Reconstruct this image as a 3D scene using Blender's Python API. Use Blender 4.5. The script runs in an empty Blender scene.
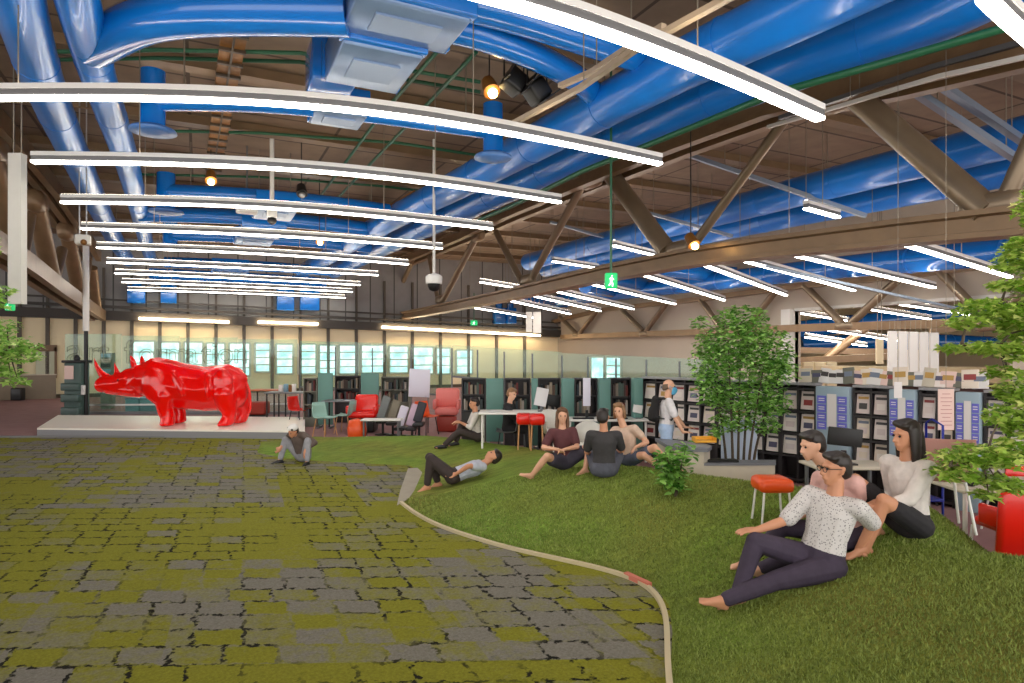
import bpy, bmesh, math, random
from mathutils import Vector, Matrix, Quaternion
R = random.Random(7)
SC = bpy.context.scene
COL = SC.collection
PSI = math.radians(26.0)
F = 640.0; HOR = 350.0; CZ = 2.1
RT = Vector((math.cos(PSI), -math.sin(PSI), 0)); FW = Vector((math.sin(PSI), math.cos(PSI), 0)); UP = Vector((0, 0, 1))
V = Vector

# ---------- camera geometry: pixel <-> place
def W(xc, d, z):                     # lateral, forward, height -> world
    return RT*xc + FW*d + UP*z
def Pd(px, py, d):
    return W((px-512)/F*d, d, CZ+(HOR-py)/F*d)
def Pz(px, py, z):
    return Pd(px, py, F*(z-CZ)/(HOR-py))
def PX(px, py, X):
    u = (px-512)/F
    return Pd(px, py, X/(FW.x+RT.x*u))
def PY(px, py, Y):
    u = (px-512)/F
    return Pd(px, py, Y/(FW.y+RT.y*u))
def lerp(a, b, t): return a+(b-a)*t
def sstep(t):
    t = max(0.0, min(1.0, t)); return t*t*(3-2*t)

# ---------- materials
MATS = {}
def mat(name, col, rough=0.6, metal=0.0, var=0.0, scale=8.0, bump=0.0, bscale=None, emit=None, es=1.0, coat=0.0, spec=0.5, sub=0.0):
    if name in MATS: return MATS[name]
    m = bpy.data.materials.new(name); m.use_nodes = True
    nt = m.node_tree; b = nt.nodes['Principled BSDF']
    c = (*[((x/255.0)/12.92 if x/255.0 <= .04045 else ((x/255.0+.055)/1.055)**2.4) for x in col], 1)
    b.inputs['Base Color'].default_value = c
    b.inputs['Roughness'].default_value = rough; b.inputs['Metallic'].default_value = metal
    b.inputs['Coat Weight'].default_value = coat
    b.inputs['Specular IOR Level'].default_value = spec
    if emit:
        e = (*[((x/255.0)/12.92 if x/255.0 <= .04045 else ((x/255.0+.055)/1.055)**2.4) for x in emit], 1)
        b.inputs['Emission Color'].default_value = e; b.inputs['Emission Strength'].default_value = es
    if var > 0 or bump > 0:
        tc = nt.nodes.new('ShaderNodeTexCoord')
        n = nt.nodes.new('ShaderNodeTexNoise'); n.inputs['Scale'].default_value = scale; n.inputs['Detail'].default_value = 5
        nt.links.new(tc.outputs['Object'], n.inputs['Vector'])
        if var > 0:
            mx = nt.nodes.new('ShaderNodeMix'); mx.data_type = 'RGBA'
            mx.inputs[6].default_value = tuple(max(0, x*(1-var)) for x in c[:3])+(1,)
            mx.inputs[7].default_value = tuple(min(1, x*(1+var)) for x in c[:3])+(1,)
            rp = nt.nodes.new('ShaderNodeMapRange'); rp.inputs[1].default_value = .3; rp.inputs[2].default_value = .7
            nt.links.new(n.outputs['Fac'], rp.inputs[0]); nt.links.new(rp.outputs[0], mx.inputs[0])
            nt.links.new(mx.outputs[2], b.inputs['Base Color'])
        if bump > 0:
            n2 = nt.nodes.new('ShaderNodeTexNoise'); n2.inputs['Scale'].default_value = bscale or scale*4; n2.inputs['Detail'].default_value = 4
            nt.links.new(tc.outputs['Object'], n2.inputs['Vector'])
            bp = nt.nodes.new('ShaderNodeBump'); bp.inputs['Strength'].default_value = bump; bp.inputs['Distance'].default_value = .02
            nt.links.new(n2.outputs['Fac'], bp.inputs['Height']); nt.links.new(bp.outputs['Normal'], b.inputs['Normal'])
    MATS[name] = m
    return m
def lin(col): return (*[((x/255.0)/12.92 if x/255.0 <= .04045 else ((x/255.0+.055)/1.055)**2.4) for x in col], 1)
def glass_mat(name, tint, gl=0.08, rough=0.03):
    if name in MATS: return MATS[name]
    m = bpy.data.materials.new(name); m.use_nodes = True; nt = m.node_tree; nt.nodes.clear()
    o = nt.nodes.new('ShaderNodeOutputMaterial'); t = nt.nodes.new('ShaderNodeBsdfTransparent'); t.inputs[0].default_value = lin(tint)
    g = nt.nodes.new('ShaderNodeBsdfGlossy'); g.inputs['Roughness'].default_value = rough
    d = nt.nodes.new('ShaderNodeBsdfDiffuse'); d.inputs[0].default_value = lin((150, 215, 195))
    mx = nt.nodes.new('ShaderNodeMixShader'); mx.inputs[0].default_value = gl
    mx2 = nt.nodes.new('ShaderNodeMixShader'); mx2.inputs[0].default_value = gl*1.2
    nt.links.new(t.outputs[0], mx.inputs[1]); nt.links.new(g.outputs[0], mx.inputs[2])
    nt.links.new(mx.outputs[0], mx2.inputs[1]); nt.links.new(d.outputs[0], mx2.inputs[2])
    nt.links.new(mx2.outputs[0], o.inputs[0])
    MATS[name] = m; return m

# ---------- mesh builder (world coordinates; build() moves into the parent's frame)
WM = {}                              # object name -> world matrix of Empties
class MB:
    def __init__(s): s.v = []; s.f = []; s.mi = []; s.sm = []
    def add(s, vs, fs, mi=0, smooth=False):
        o = len(s.v); s.v += [V(x) for x in vs]
        for f in fs: s.f.append([i+o for i in f]); s.mi.append(mi); s.sm.append(smooth)
        return s
    def box(s, c, size, rot=None, mi=0):
        hx, hy, hz = size[0]/2, size[1]/2, size[2]/2
        M = rot.to_3x3() if rot is not None else Matrix.Identity(3)
        c = V(c)
        vs = [c+M@V((x*hx, y*hy, z*hz)) for z in (-1, 1) for x, y in ((-1, -1), (1, -1), (1, 1), (-1, 1))]
        return s.add(vs, [(3, 2, 1, 0), (4, 5, 6, 7), (0, 1, 5, 4), (1, 2, 6, 5), (2, 3, 7, 6), (3, 0, 4, 7)], mi)
    def bbox(s, c, size, rot=None, bev=.02, mi=0):        # bevelled box
        bm = bmesh.new(); bmesh.ops.create_cube(bm, size=1)
        for v in bm.verts: v.co = V((v.co.x*size[0], v.co.y*size[1], v.co.z*size[2]))
        bmesh.ops.bevel(bm, geom=bm.edges[:]+bm.verts[:], offset=min(bev, min(size)*.45), segments=2, affect='EDGES', profile=.5)
        M = rot.to_3x3() if rot is not None else Matrix.Identity(3)
        vs = [V(c)+M@v.co for v in bm.verts]; bm.verts.index_update()
        fs = [[v.index for v in f.verts] for f in bm.faces]; bm.free()
        return s.add(vs, fs, mi, True)
    def slab(s, p, n, th, mi=0):                          # polygon p extruded along n by th
        k = len(p); n = V(n).normalized()*th
        vs = [V(x) for x in p]+[V(x)+n for x in p]
        fs = [list(range(k))[::-1], list(range(k, 2*k))]+[[i, (i+1) % k, k+(i+1) % k, k+i] for i in range(k)]
        return s.add(vs, fs, mi)
    def beam(s, a, b, w, h, up=None, mi=0):
        a, b = V(a), V(b); t = (b-a).normalized(); up = V(up or (0, 0, 1))
        sd = t.cross(up)
        if sd.length < 1e-4: sd = t.cross(V((1, 0, 0)))
        sd.normalize(); u = sd.cross(t)
        vs = [p+sd*(i*w/2)+u*(j*h/2) for p in (a, b) for i, j in ((-1, -1), (1, -1), (1, 1), (-1, 1))]
        return s.add(vs, [(3, 2, 1, 0), (4, 5, 6, 7), (0, 1, 5, 4), (1, 2, 6, 5), (2, 3, 7, 6), (3, 0, 4, 7)], mi)
    def sweep(s, pts, prof, up=(0, 0, 1), mi=0, smooth=False, caps=True):   # closed profile (side, up) along pts
        pts = [V(p) for p in pts]; k = len(prof); n = len(pts); vs = []
        for i, p in enumerate(pts):
            t = (pts[min(i+1, n-1)]-pts[max(i-1, 0)]).normalized()
            sd = t.cross(V(up))
            if sd.length < 1e-4: sd = V((1, 0, 0))
            sd.normalize(); u = sd.cross(t)
            vs += [p+sd*a+u*b for a, b in prof]
        fs = [[i*k+j, i*k+(j+1) % k, (i+1)*k+(j+1) % k, (i+1)*k+j] for i in range(n-1) for j in range(k)]
        s.add(vs, fs, mi, smooth)
        if caps: s.add(vs[:k], [list(range(k))[::-1]], mi); s.add(vs[-k:], [list(range(k))], mi)
        return s
    def tube(s, pts, r, seg=10, mi=0, caps=True, up=(0, 0, 1)):
        pts = [V(p) for p in pts]; n = len(pts)
        rs = r if isinstance(r, (list, tuple)) else [r]*n
        vs = []; prev = None
        for i, p in enumerate(pts):
            t = (pts[min(i+1, n-1)]-pts[max(i-1, 0)]).normalized()
            if prev is None:
                sd = t.cross(V(up))
                if sd.length < 1e-3: sd = t.cross(V((1, 0, 0)))
                sd.normalize()
            else:
                sd = (prev-t*prev.dot(t)).normalized()
            prev = sd; u = sd.cross(t)
            vs += [p+(sd*math.cos(2*math.pi*j/seg)+u*math.sin(2*math.pi*j/seg))*rs[i] for j in range(seg)]
        fs = [[i*seg+j, i*seg+(j+1) % seg, (i+1)*seg+(j+1) % seg, (i+1)*seg+j] for i in range(n-1) for j in range(seg)]
        s.add(vs, fs, mi, True)
        if caps: s.add(vs[:seg], [list(range(seg))[::-1]], mi); s.add(vs[-seg:], [list(range(seg))], mi)
        return s
    def lathe(s, prof, loc, seg=16, mi=0):
        loc = V(loc); k = len(prof)
        vs = [loc+V((r*math.cos(2*math.pi*j/seg), r*math.sin(2*math.pi*j/seg), z)) for r, z in prof for j in range(seg)]
        fs = [[i*seg+j, i*seg+(j+1) % seg, (i+1)*seg+(j+1) % seg, (i+1)*seg+j] for i in range(k-1) for j in range(seg)]
        s.add(vs, fs, mi, True)
        s.add(vs[:seg], [list(range(seg))[::-1]], mi); s.add(vs[-seg:], [list(range(seg))], mi)
        return s
    def ball(s, c, r, mi=0, sub=2, rot=None):
        bm = bmesh.new(); bmesh.ops.create_icosphere(bm, subdivisions=sub, radius=1)
        r = (r, r, r) if not isinstance(r, (tuple, list)) else r
        M = rot.to_3x3() if rot is not None else Matrix.Identity(3)
        bm.verts.index_update()
        vs = [V(c)+M@V((v.co.x*r[0], v.co.y*r[1], v.co.z*r[2])) for v in bm.verts]
        fs = [[v.index for v in f.verts] for f in bm.faces]; bm.free()
        return s.add(vs, fs, mi, True)
    def build(s, name, mats, parent=None, **tg):
        me = bpy.data.meshes.new(name); me.from_pydata([tuple(v) for v in s.v], [], s.f)
        if not isinstance(mats, (list, tuple)): mats = [mats]
        for m in mats: me.materials.append(m)
        me.polygons.foreach_set('material_index', s.mi); me.polygons.foreach_set('use_smooth', s.sm)
        me.update()
        return place(me, name, parent, **tg)
def place(me, name, parent=None, **tg):
    o = bpy.data.objects.new(name, me); COL.objects.link(o)
    if parent is not None:
        me.transform(WM[parent.name].inverted()); o.parent = parent; WM[o.name] = WM[parent.name].copy()
    else:
        lo = V((min(v.co.x for v in me.vertices), min(v.co.y for v in me.vertices), min(v.co.z for v in me.vertices)))
        hi = V((max(v.co.x for v in me.vertices), max(v.co.y for v in me.vertices), max(v.co.z for v in me.vertices)))
        c = V(((lo.x+hi.x)/2, (lo.y+hi.y)/2, lo.z)); M = Matrix.Translation(c)
        me.transform(M.inverted()); o.matrix_world = M; WM[o.name] = M
    tag(o, **tg); return o
def tag(o, label=None, cat=None, group=None, kind=None):
    if label: o['label'] = label
    if cat: o['category'] = cat
    if group: o['group'] = group
    if kind: o['kind'] = kind
    return o
def thing(name, loc, label=None, cat=None, group=None, rz=0.0, kind=None):
    o = bpy.data.objects.new(name, None); COL.objects.link(o); o.empty_display_size = .1
    M = Matrix.Translation(V(loc))@Matrix.Rotation(rz, 4, 'Z'); o.matrix_world = M; WM[o.name] = M
    return tag(o, label, cat, group, kind)
def dup(root, loc=None, rz=None, label=None, group=None):
    def cp(o, par):
        c = o.copy(); COL.objects.link(c)
        if par is not None: c.parent = par
        for ch in list(kids.get(o.name, ())): cp(ch, c)
        return c
    kids = {}
    def walk(o):
        kids[o.name] = [x for x in CHILD(o)]
        for x in kids[o.name]: walk(x)
    walk(root)
    r = cp(root, None)
    M = Matrix.Translation(V(loc if loc is not None else root.location))@Matrix.Rotation(rz if rz is not None else root.rotation_euler.z, 4, 'Z')
    r.matrix_world = M; WM[r.name] = M
    if label: r['label'] = label
    if group: r['group'] = group
    return r
def CHILD(o): return [x for x in bpy.data.objects if x.parent == o]
ORD = ['first', 'second', 'third', 'fourth', 'fifth', 'sixth', 'seventh', 'eighth', 'ninth', 'tenth', 'eleventh', 'twelfth', 'thirteenth', 'fourteenth', 'fifteenth', 'sixteenth', 'seventeenth', 'eighteenth']

# ---------- voxel-merged organic shapes: hulls of ellipsoids fused into one continuous surface
def ico(sub=2):
    bm = bmesh.new(); bmesh.ops.create_icosphere(bm, subdivisions=sub, radius=1)
    r = [v.co.copy() for v in bm.verts]; bm.free(); return r
ICO = ico(2)
def hull(bm, ells):
    """ells: list of (centre, radius or (rx,ry,rz), rotation or None) -> convex hull added to bm"""
    vs = []
    for e in ells:
        c, r = V(e[0]), e[1]; M = e[2] if len(e) > 2 and e[2] is not None else None
        r = (r, r, r) if not isinstance(r, (tuple, list)) else r
        for p in ICO:
            q = V((p.x*r[0], p.y*r[1], p.z*r[2]))
            vs.append(bm.verts.new(c+(M@q if M is not None else q)))
    g = bmesh.ops.convex_hull(bm, input=vs)
    drop = [x for x in g['geom_interior'] if isinstance(x, bmesh.types.BMVert)]+[x for x in g['geom_unused'] if isinstance(x, bmesh.types.BMVert)]
    if drop: bmesh.ops.delete(bm, geom=list(set(drop)), context='VERTS')
def chain(bm, pts, rs):
    for i in range(len(pts)-1): hull(bm, [(pts[i], rs[i]), (pts[i+1], rs[i+1])])
def fuse(bm, voxel=.012, smooth=4, fac=.5):
    me = bpy.data.meshes.new('t'); bm.to_mesh(me); bm.free()
    o = bpy.data.objects.new('t', me); COL.objects.link(o)
    m = o.modifiers.new('r', 'REMESH'); m.mode = 'VOXEL'; m.voxel_size = voxel; m.use_smooth_shade = True
    if smooth:
        k = o.modifiers.new('s', 'SMOOTH'); k.iterations = smooth; k.factor = fac
    dg = bpy.context.evaluated_depsgraph_get(); dg.update()
    out = bpy.data.meshes.new_from_object(o.evaluated_get(dg), depsgraph=dg)
    bpy.data.objects.remove(o); bpy.data.meshes.remove(me)
    out.materials.clear()
    out.polygons.foreach_set('use_smooth', [True]*len(out.polygons))
    return out
def organic(fn, name, m, parent=None, voxel=.012, smooth=4, fac=.5, **tg):
    bm = bmesh.new(); fn(bm); me = fuse(bm, voxel, smooth, fac); me.name = name; me.materials.append(m)
    return place(me, name, parent, **tg)
# ================= camera, sky, render look
cam = bpy.data.cameras.new('camera'); cam.sensor_width = 36; cam.lens = 36*F/1024
cam.shift_y = (HOR-341.5)/1024; cam.clip_start = .05; cam.clip_end = 300
co = bpy.data.objects.new('camera', cam); COL.objects.link(co)
co.location = (0, 0, CZ); co.rotation_euler = (math.radians(90), 0, -PSI); SC.camera = co
SC.view_settings.view_transform = 'Standard'; SC.view_settings.look = 'None'
SC.view_settings.gamma = 1; SC.view_settings.use_curve_mapping = False; SC.view_settings.exposure = 0.85
w = bpy.data.worlds.new('daylight'); SC.world = w; w.use_nodes = True
bg = w.node_tree.nodes['Background']; bg.inputs[0].default_value = (1.0, .97, .93, 1); bg.inputs[1].default_value = 1.5

# ================= materials of the shell
M = {}
M['brown'] = mat('brown_steel', (138, 112, 84), .38, .25, .12, 3)
M['brown_dark'] = mat('dark_brown_steel', (84, 70, 56), .55, 0, .12, 3)
M['tube'] = mat('steel_tube', (140, 122, 100), .3, .35, .1, 2)
M['blue'] = mat('blue_duct_paint', (10, 108, 196), .22, 0, .06, 1.5, coat=.6)
M['bluelight'] = mat('blue_gloss_duct', (12, 112, 204), .28, .0, .08, 1.5, coat=.2)
M['bluedark'] = mat('blue_duct_seam', (8, 70, 150), .3)
M['bluegrey'] = mat('blue_grey_duct_box', (112, 138, 176), .3, .3, .1, 2)
M['white'] = mat('white_paint', (236, 234, 230), .45)
M['offwhite'] = mat('off_white_paint', (222, 219, 212), .5, 0, .04, 4)
M['alu'] = mat('aluminium', (196, 196, 196), .3, .7)
M['greym'] = mat('grey_metal', (120, 122, 126), .4, .4)
M['dark'] = mat('dark_metal', (40, 40, 42), .4, .3)
M['black'] = mat('black', (18, 18, 20), .5)
M['green_pipe'] = mat('green_pipe_paint', (30, 92, 62), .4)
M['cream'] = mat('cream_wall_paint', (250, 234, 196), .7, 0, .05, .6)
M['rail'] = mat('hanging_rail', (128, 140, 156), .35, .5)
M['tray'] = mat('ochre_cable_tray', (138, 92, 40), .5, .2, .2, 6)
M['lamp_on'] = mat('lit_lamp_diffuser', (255, 250, 240), .5, emit=(255, 248, 236), es=12)
M['ceiling_fill'] = mat('added_ceiling_glow', (255, 250, 240), .5, emit=(255, 240, 220), es=11)  # emission for the added strips that brighten the ceiling
M['spot_on'] = mat('lit_spot_bulb', (255, 220, 150), .5, emit=(255, 214, 140), es=14)
M['red'] = mat('red_plastic', (226, 26, 12), .3, 0, .03, 4, coat=.3)
M['orange'] = mat('orange_plastic', (232, 84, 28), .35)
M['wood'] = mat('pale_wood', (190, 140, 92), .5, 0, .15, 6)

def grid_mat(name, cols, brick=(1.2, 1.2), mortar=.012, rough=.8, mcol=(60, 50, 42), noise=.1, offset=0.0):
    m = bpy.data.materials.new(name); m.use_nodes = True; nt = m.node_tree; b = nt.nodes['Principled BSDF']
    tc = nt.nodes.new('ShaderNodeTexCoord'); br = nt.nodes.new('ShaderNodeTexBrick')
    br.offset = offset; br.squash = 1
    br.inputs['Color1'].default_value = lin(cols[0]); br.inputs['Color2'].default_value = lin(cols[1]); br.inputs['Mortar'].default_value = lin(mcol)
    br.inputs['Scale'].default_value = 1; br.inputs['Mortar Size'].default_value = mortar
    br.inputs['Brick Width'].default_value = brick[0]; br.inputs['Row Height'].default_value = brick[1]
    nt.links.new(tc.outputs['Object'], br.inputs['Vector'])
    n = nt.nodes.new('ShaderNodeTexNoise'); n.inputs['Scale'].default_value = 2.5; n.inputs['Detail'].default_value = 6
    nt.links.new(tc.outputs['Object'], n.inputs['Vector'])
    mx = nt.nodes.new('ShaderNodeMix'); mx.data_type = 'RGBA'; mx.blend_type = 'MULTIPLY'; mx.inputs[0].default_value = 1
    mr = nt.nodes.new('ShaderNodeMapRange'); mr.inputs[1].default_value = .3; mr.inputs[2].default_value = .7; mr.inputs[3].default_value = 1-noise; mr.inputs[4].default_value = 1+noise
    nt.links.new(n.outputs['Fac'], mr.inputs[0]); nt.links.new(br.outputs['Color'], mx.inputs[6]); nt.links.new(mr.outputs[0], mx.inputs[7])
    nt.links.new(mx.outputs[2], b.inputs['Base Color']); b.inputs['Roughness'].default_value = rough
    return m
M['ceil'] = grid_mat('ceiling_panels', ((140, 118, 98), (128, 107, 89)), (3.1, 1.55), .035, .7, (78, 62, 50), .12)
M['floor'] = mat('mauve_carpet_floor', (150, 112, 112), .85, 0, .1, 3)
M['panel'] = grid_mat('grey_cladding', ((160, 158, 155), (150, 148, 146)), (1.3, 1.3), .03, .6, (74, 72, 70), .06)

YB = 34.0; XR = 19.7; ZC = 7.2
def struct(o): o['kind'] = 'structure'; return o
# floor and ceiling
b = MB(); b.box((6, 18, -.06), (84, 46, .12)); struct(b.build('floor', M['floor']))
b = MB(); b.box((6, 18, ZC+.1), (84, 46, .2)); struct(b.build('ceiling', M['ceil']))
# ceiling joists (across the hall)
for i, y in enumerate([3.2+3.1*k for k in range(10)]):
    b = MB(); b.box((7.8, y, ZC-.09), (31, .16, .18)); b.box((7.8, y, ZC-.19), (31, .3, .03))
    struct(b.build('trim_%d' % (i+1), M['brown']))
# back wall: cream field below, grey cladding above
def zt(px): # top of the cream field follows the hall's long sloping cornice
    return PY(px, lerp(316, 337, max(-.5, px/558.0)), YB).z
xl = PY(-420, 330, YB).x; xr = XR
zl = zt(0); zr = zt(558)
xa = PY(0, 330, YB).x
def zx(x): return zl+(zr-zl)*(x-xa)/(xr-xa)
b = MB()
b.slab([(xl, YB, -.05), (xr+.3, YB, -.05), (xr+.3, YB, zx(xr)), (xl, YB, zx(xl))], (0, 1, 0), .25)
struct(b.build('wall_back', M['cream']))
b = MB(); b.slab([(xl, YB, zx(xl)), (xr+.3, YB, zx(xr)), (xr+.3, YB, ZC), (xl, YB, ZC)], (0, 1, 0), .25)
struct(b.build('wall_back_upper', M['panel']))
# dark service band above the cream field with its rails
b = MB()
b.sweep([(xl, YB-.2, zx(xl)+.22), (xr, YB-.2, zx(xr)+.2)], [(-.2, -.22), (.2, -.22), (.2, .2), (-.2, .2)])
b.sweep([(xl, YB-.3, zx(xl)+.62), (xr, YB-.3, zx(xr)+.55)], [(-.06, -.06), (.06, -.06), (.06, .06), (-.06, .06)])
b.sweep([(xl, YB-.3, zx(xl)+.95), (xr, YB-.3, zx(xr)+.85)], [(-.04, -.04), (.04, -.04), (.04, .04), (-.04, .04)])
struct(b.build('trim_back', mat('service_band', (66, 62, 58), .6)))
# mullions
nm = 0
for px in list(range(-8, 560, 28)):
    p = PY(px, 350, YB); x = p.x
    if abs(px-556) < 8: continue
    b = MB(); b.box((x, YB-.07, zx(x)/2), (.14, .16, zx(x)))
    b.box((x, YB-.08, (zx(x)+5.6)/2+.2), (.1, .14, 5.6-zx(x)))
    nm += 1; struct(b.build('trim_mullion_%d' % nm, mat('mullion', (92, 84, 74), .6)))
b = MB(); b.box(((xl+xr)/2, YB-.03, .08), (xr-xl, .06, .16)); struct(b.build('baseboard_back', M['brown_dark']))

# windows in the back wall (daylight and trees outside)
def day_mat():
    m = bpy.data.materials.new('daylight_outside'); m.use_nodes = True; nt = m.node_tree; b = nt.nodes['Principled BSDF']
    tc = nt.nodes.new('ShaderNodeTexCoord'); n = nt.nodes.new('ShaderNodeTexNoise'); n.inputs['Scale'].default_value = 1.4; n.inputs['Detail'].default_value = 5
    nt.links.new(tc.outputs['Object'], n.inputs['Vector'])
    cr = nt.nodes.new('ShaderNodeValToRGB'); e = cr.color_ramp.elements
    e[0].position = .36; e[0].color = lin((140, 190, 190)); e[1].position = .58; e[1].color = lin((232, 250, 250))
    k = cr.color_ramp.elements.new(.46); k.color = lin((176, 222, 226))
    nt.links.new(n.outputs['Fac'], cr.inputs[0]); nt.links.new(cr.outputs[0], b.inputs['Emission Color'])
    b.inputs['Emission Strength'].default_value = 1.25; b.inputs['Base Color'].default_value = (.1, .1, .1, 1); b.inputs['Roughness'].default_value = .1
    return m
M['day'] = day_mat()
M['winframe'] = mat('window_frame', (196, 200, 188), .5)
def window(n, c, along, wd, z0, z1, bars):
    """pane in a frame with horizontal glazing bars, on a wall whose room side is along x up"""
    a = V(along); nrm = a.cross(UP)                      # towards the room
    p = V(c); f = thing('window_%d' % n, (p.x, p.y, z0)); f['kind'] = 'structure'
    g = MB(); g.slab([p-a*wd/2+UP*(z0-p.z)+nrm*.02, p+a*wd/2+UP*(z0-p.z)+nrm*.02, p+a*wd/2+UP*(z1-p.z)+nrm*.02, p-a*wd/2+UP*(z1-p.z)+nrm*.02], nrm, .02)
    g.build('pane', M['day'], f)
    fr = MB()
    for s in (-1, 1): fr.beam(p+a*s*wd/2+UP*(z0-p.z)+nrm*.05, p+a*s*wd/2+UP*(z1-p.z)+nrm*.05, .09, .1, up=a)
    for z in (z0, z1): fr.beam(p-a*wd/2+UP*(z-p.z)+nrm*.05, p+a*wd/2+UP*(z-p.z)+nrm*.05, .1, .09)
    for k in range(bars):
        z = lerp(z0, z1, (k+1)/(bars+1)); fr.beam(p-a*wd/2+UP*(z-p.z)+nrm*.05, p+a*wd/2+UP*(z-p.z)+nrm*.05, .05, .06)
    fr.build('window_frame', M['winframe'], f)
wn = 0
for x0, x1, yt, yb, bars in [(131, 155, 341, 374, 2), (157, 180, 342, 375, 2), (184, 203, 342, 376, 2), (206, 225, 343, 377, 2), (229, 250, 343, 376, 3), (255, 270, 343, 372, 3),
        (276, 293, 344, 374, 3), (298, 316, 344, 374, 3), (319, 336, 345, 376, 3), (339, 358, 345, 374, 3), (361, 386, 345, 373, 3), (389, 408, 346, 373, 3), (411, 433, 347, 374, 2), (436, 450, 348, 374, 2), (456, 472, 350, 374, 2)]:
    a = PY(x0, yt, YB); c = PY(x1, yt, YB); q = PY((x0+x1)/2, yb, YB); wn += 1
    window(wn, ((a.x+c.x)/2, YB, q.z), (1, 0, 0), c.x-a.x, q.z, PY((x0+x1)/2, yt, YB).z, bars)
# right wall with the wide opening to the next hall
def yz(px, py): p = PX(px, py, XR); return p
yo1 = PX(795, 350, XR).y; yo0 = PX(1010, 350, XR).y; zo = 3.62
b = MB()
b.box((XR+.15, (yo1+YB)/2, ZC/2), (.3, YB-yo1, ZC))
b.box((XR+.15, (yo1+yo0)/2, (zo+ZC)/2), (.3, yo1-yo0, ZC-zo))
b.box((XR+.15, (yo0-2)/2, ZC/2), (.3, yo0+2, ZC))
struct(b.build('wall_right', mat('grey_beige_wall', (196, 184, 168), .75, 0, .05, .5)))
b = MB(); b.box((XR-.05, yo1+.2, 1.8), (.45, .4, 3.6)); struct(b.build('trim_opening', mat('pale_pier', (228, 226, 220), .6)))
b = MB(); b.box((XR+.14, (yo1+yo0)/2, zo-.04), (.36, yo1-yo0, .1)); struct(b.build('trim_lintel', M['offwhite']))
for x0, x1 in ((592, 605), (607, 622)):
    a = PX(x0, 357, XR); c = PX(x1, 357, XR); q = PX((x0+x1)/2, 383, XR); wn += 1
    window(wn, (XR, (a.y+c.y)/2, q.z), (0, -1, 0), abs(a.y-c.y), q.z, PX((x0+x1)/2, 357, XR).z, 2 if x0 > 600 else 0)
# next hall beyond the opening
b = MB(); b.box((32.2, YB+.12, ZC/2), (24.4, .24, ZC)); struct(b.build('wall_next_back', M['cream']))
b = MB(); b.box((44, 16, ZC/2), (.3, 42, ZC)); struct(b.build('wall_far', M['cream']))
# ================= strip lamps of the near hall
def densify(pts, n=5):
    out = []
    for i in range(len(pts)-1):
        for k in range(n): out.append(pts[i].lerp(pts[i+1], k/n))
    out.append(pts[-1])
    for _ in range(12):
        out = [out[0]]+[(out[i-1]+out[i]*2+out[i+1])/4 for i in range(1, len(out)-1)]+[out[-1]]
    return out
M['louvre'] = mat('perforated_reflector', (112, 112, 114), .5, .3)
M['cable'] = mat('thin_steel_cable', (150, 140, 125), .4, .6)
def strip_lamp(pts, label, group, s=1.0, wires=True, up=True, name='pendant_strip_lamp'):
    mid = pts[len(pts)//2]
    t = thing(name, mid, label, 'ceiling lamp', group)
    w_, h_ = .055*s, .06*s
    b = MB()   # top housing with flanges
    b.sweep(pts, [(-w_, .7*h_), (w_, .7*h_), (w_, h_*1.6), (w_*.8, h_*1.7), (-w_*.8, h_*1.7), (-w_, h_*1.6)])
    b.build('housing', M['white'], t)
    b = MB(); b.sweep(pts, [(-w_*.85, -.5*h_), (w_*.85, -.5*h_), (w_*.85, .7*h_), (-w_*.85, .7*h_)]); b.build('reflector', M['louvre'], t)
    b = MB(); b.sweep(pts, [(-w_*.85, -h_), (w_*.85, -h_), (w_*.98, -.5*h_), (-w_*.98, -.5*h_)]); b.build('diffuser', M['lamp_on'], t)
    if up: b = MB(); b.sweep(pts, [(-w_*.5, 1.7*h_), (w_*.5, 1.7*h_), (w_*.4, 1.8*h_), (-w_*.4, 1.8*h_)]); b.build('added_glow_strip', M['ceiling_fill'], t)  # added glowing strip on the housing to light the ceiling, no real lamp part
    if wires:
        for q in (.22, .78):
            p = pts[int(q*(len(pts)-1))]
            MB().tube([p+UP*h_*1.5, V((p.x, p.y, ZC))], .008, 5, caps=False).build('suspension_cable', M['cable'], t)
    return t
ZL = 4.8
rows = [
 [(400, -34), (470, -12), (545, 5), (690, 57), (820, 115)],
 [(-70, 95), (0, 94), (165, 93), (330, 101), (500, 126), (660, 161)],
 [(33, 159), (165, 160), (300, 166), (430, 179), (560, 200)],
 [(62, 200), (165, 201), (270, 205), (380, 214), (492, 227)],
 [(82, 227), (200, 230), (320, 236), (442, 247)],
 [(97, 246), (200, 249), (300, 254), (408, 263)],
 [(107, 261), (240, 266), (378, 274)],
 [(115, 272), (240, 277), (360, 284)],
 [(122, 281), (240, 285), (352, 291)],
 [(128, 289), (240, 292), (345, 297)]]
for i, r in enumerate(rows):
    strip_lamp(densify([Pz(x, y, ZL) for x, y in r]), ('long lit strip lamp hanging under the blue ducts, %s row counted from the front' % ORD[i]), 'strip lamps in rows across the near hall', s=1.0 if i else 1.15)
strip_lamp(densify([Pz(985, -8, ZL), Pz(1010, 18, ZL), Pz(1070, 70, ZL)]), 'lit strip lamp end at the top right corner, beside the brown truss', 'strip lamps in rows across the near hall', s=1.2)
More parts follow.
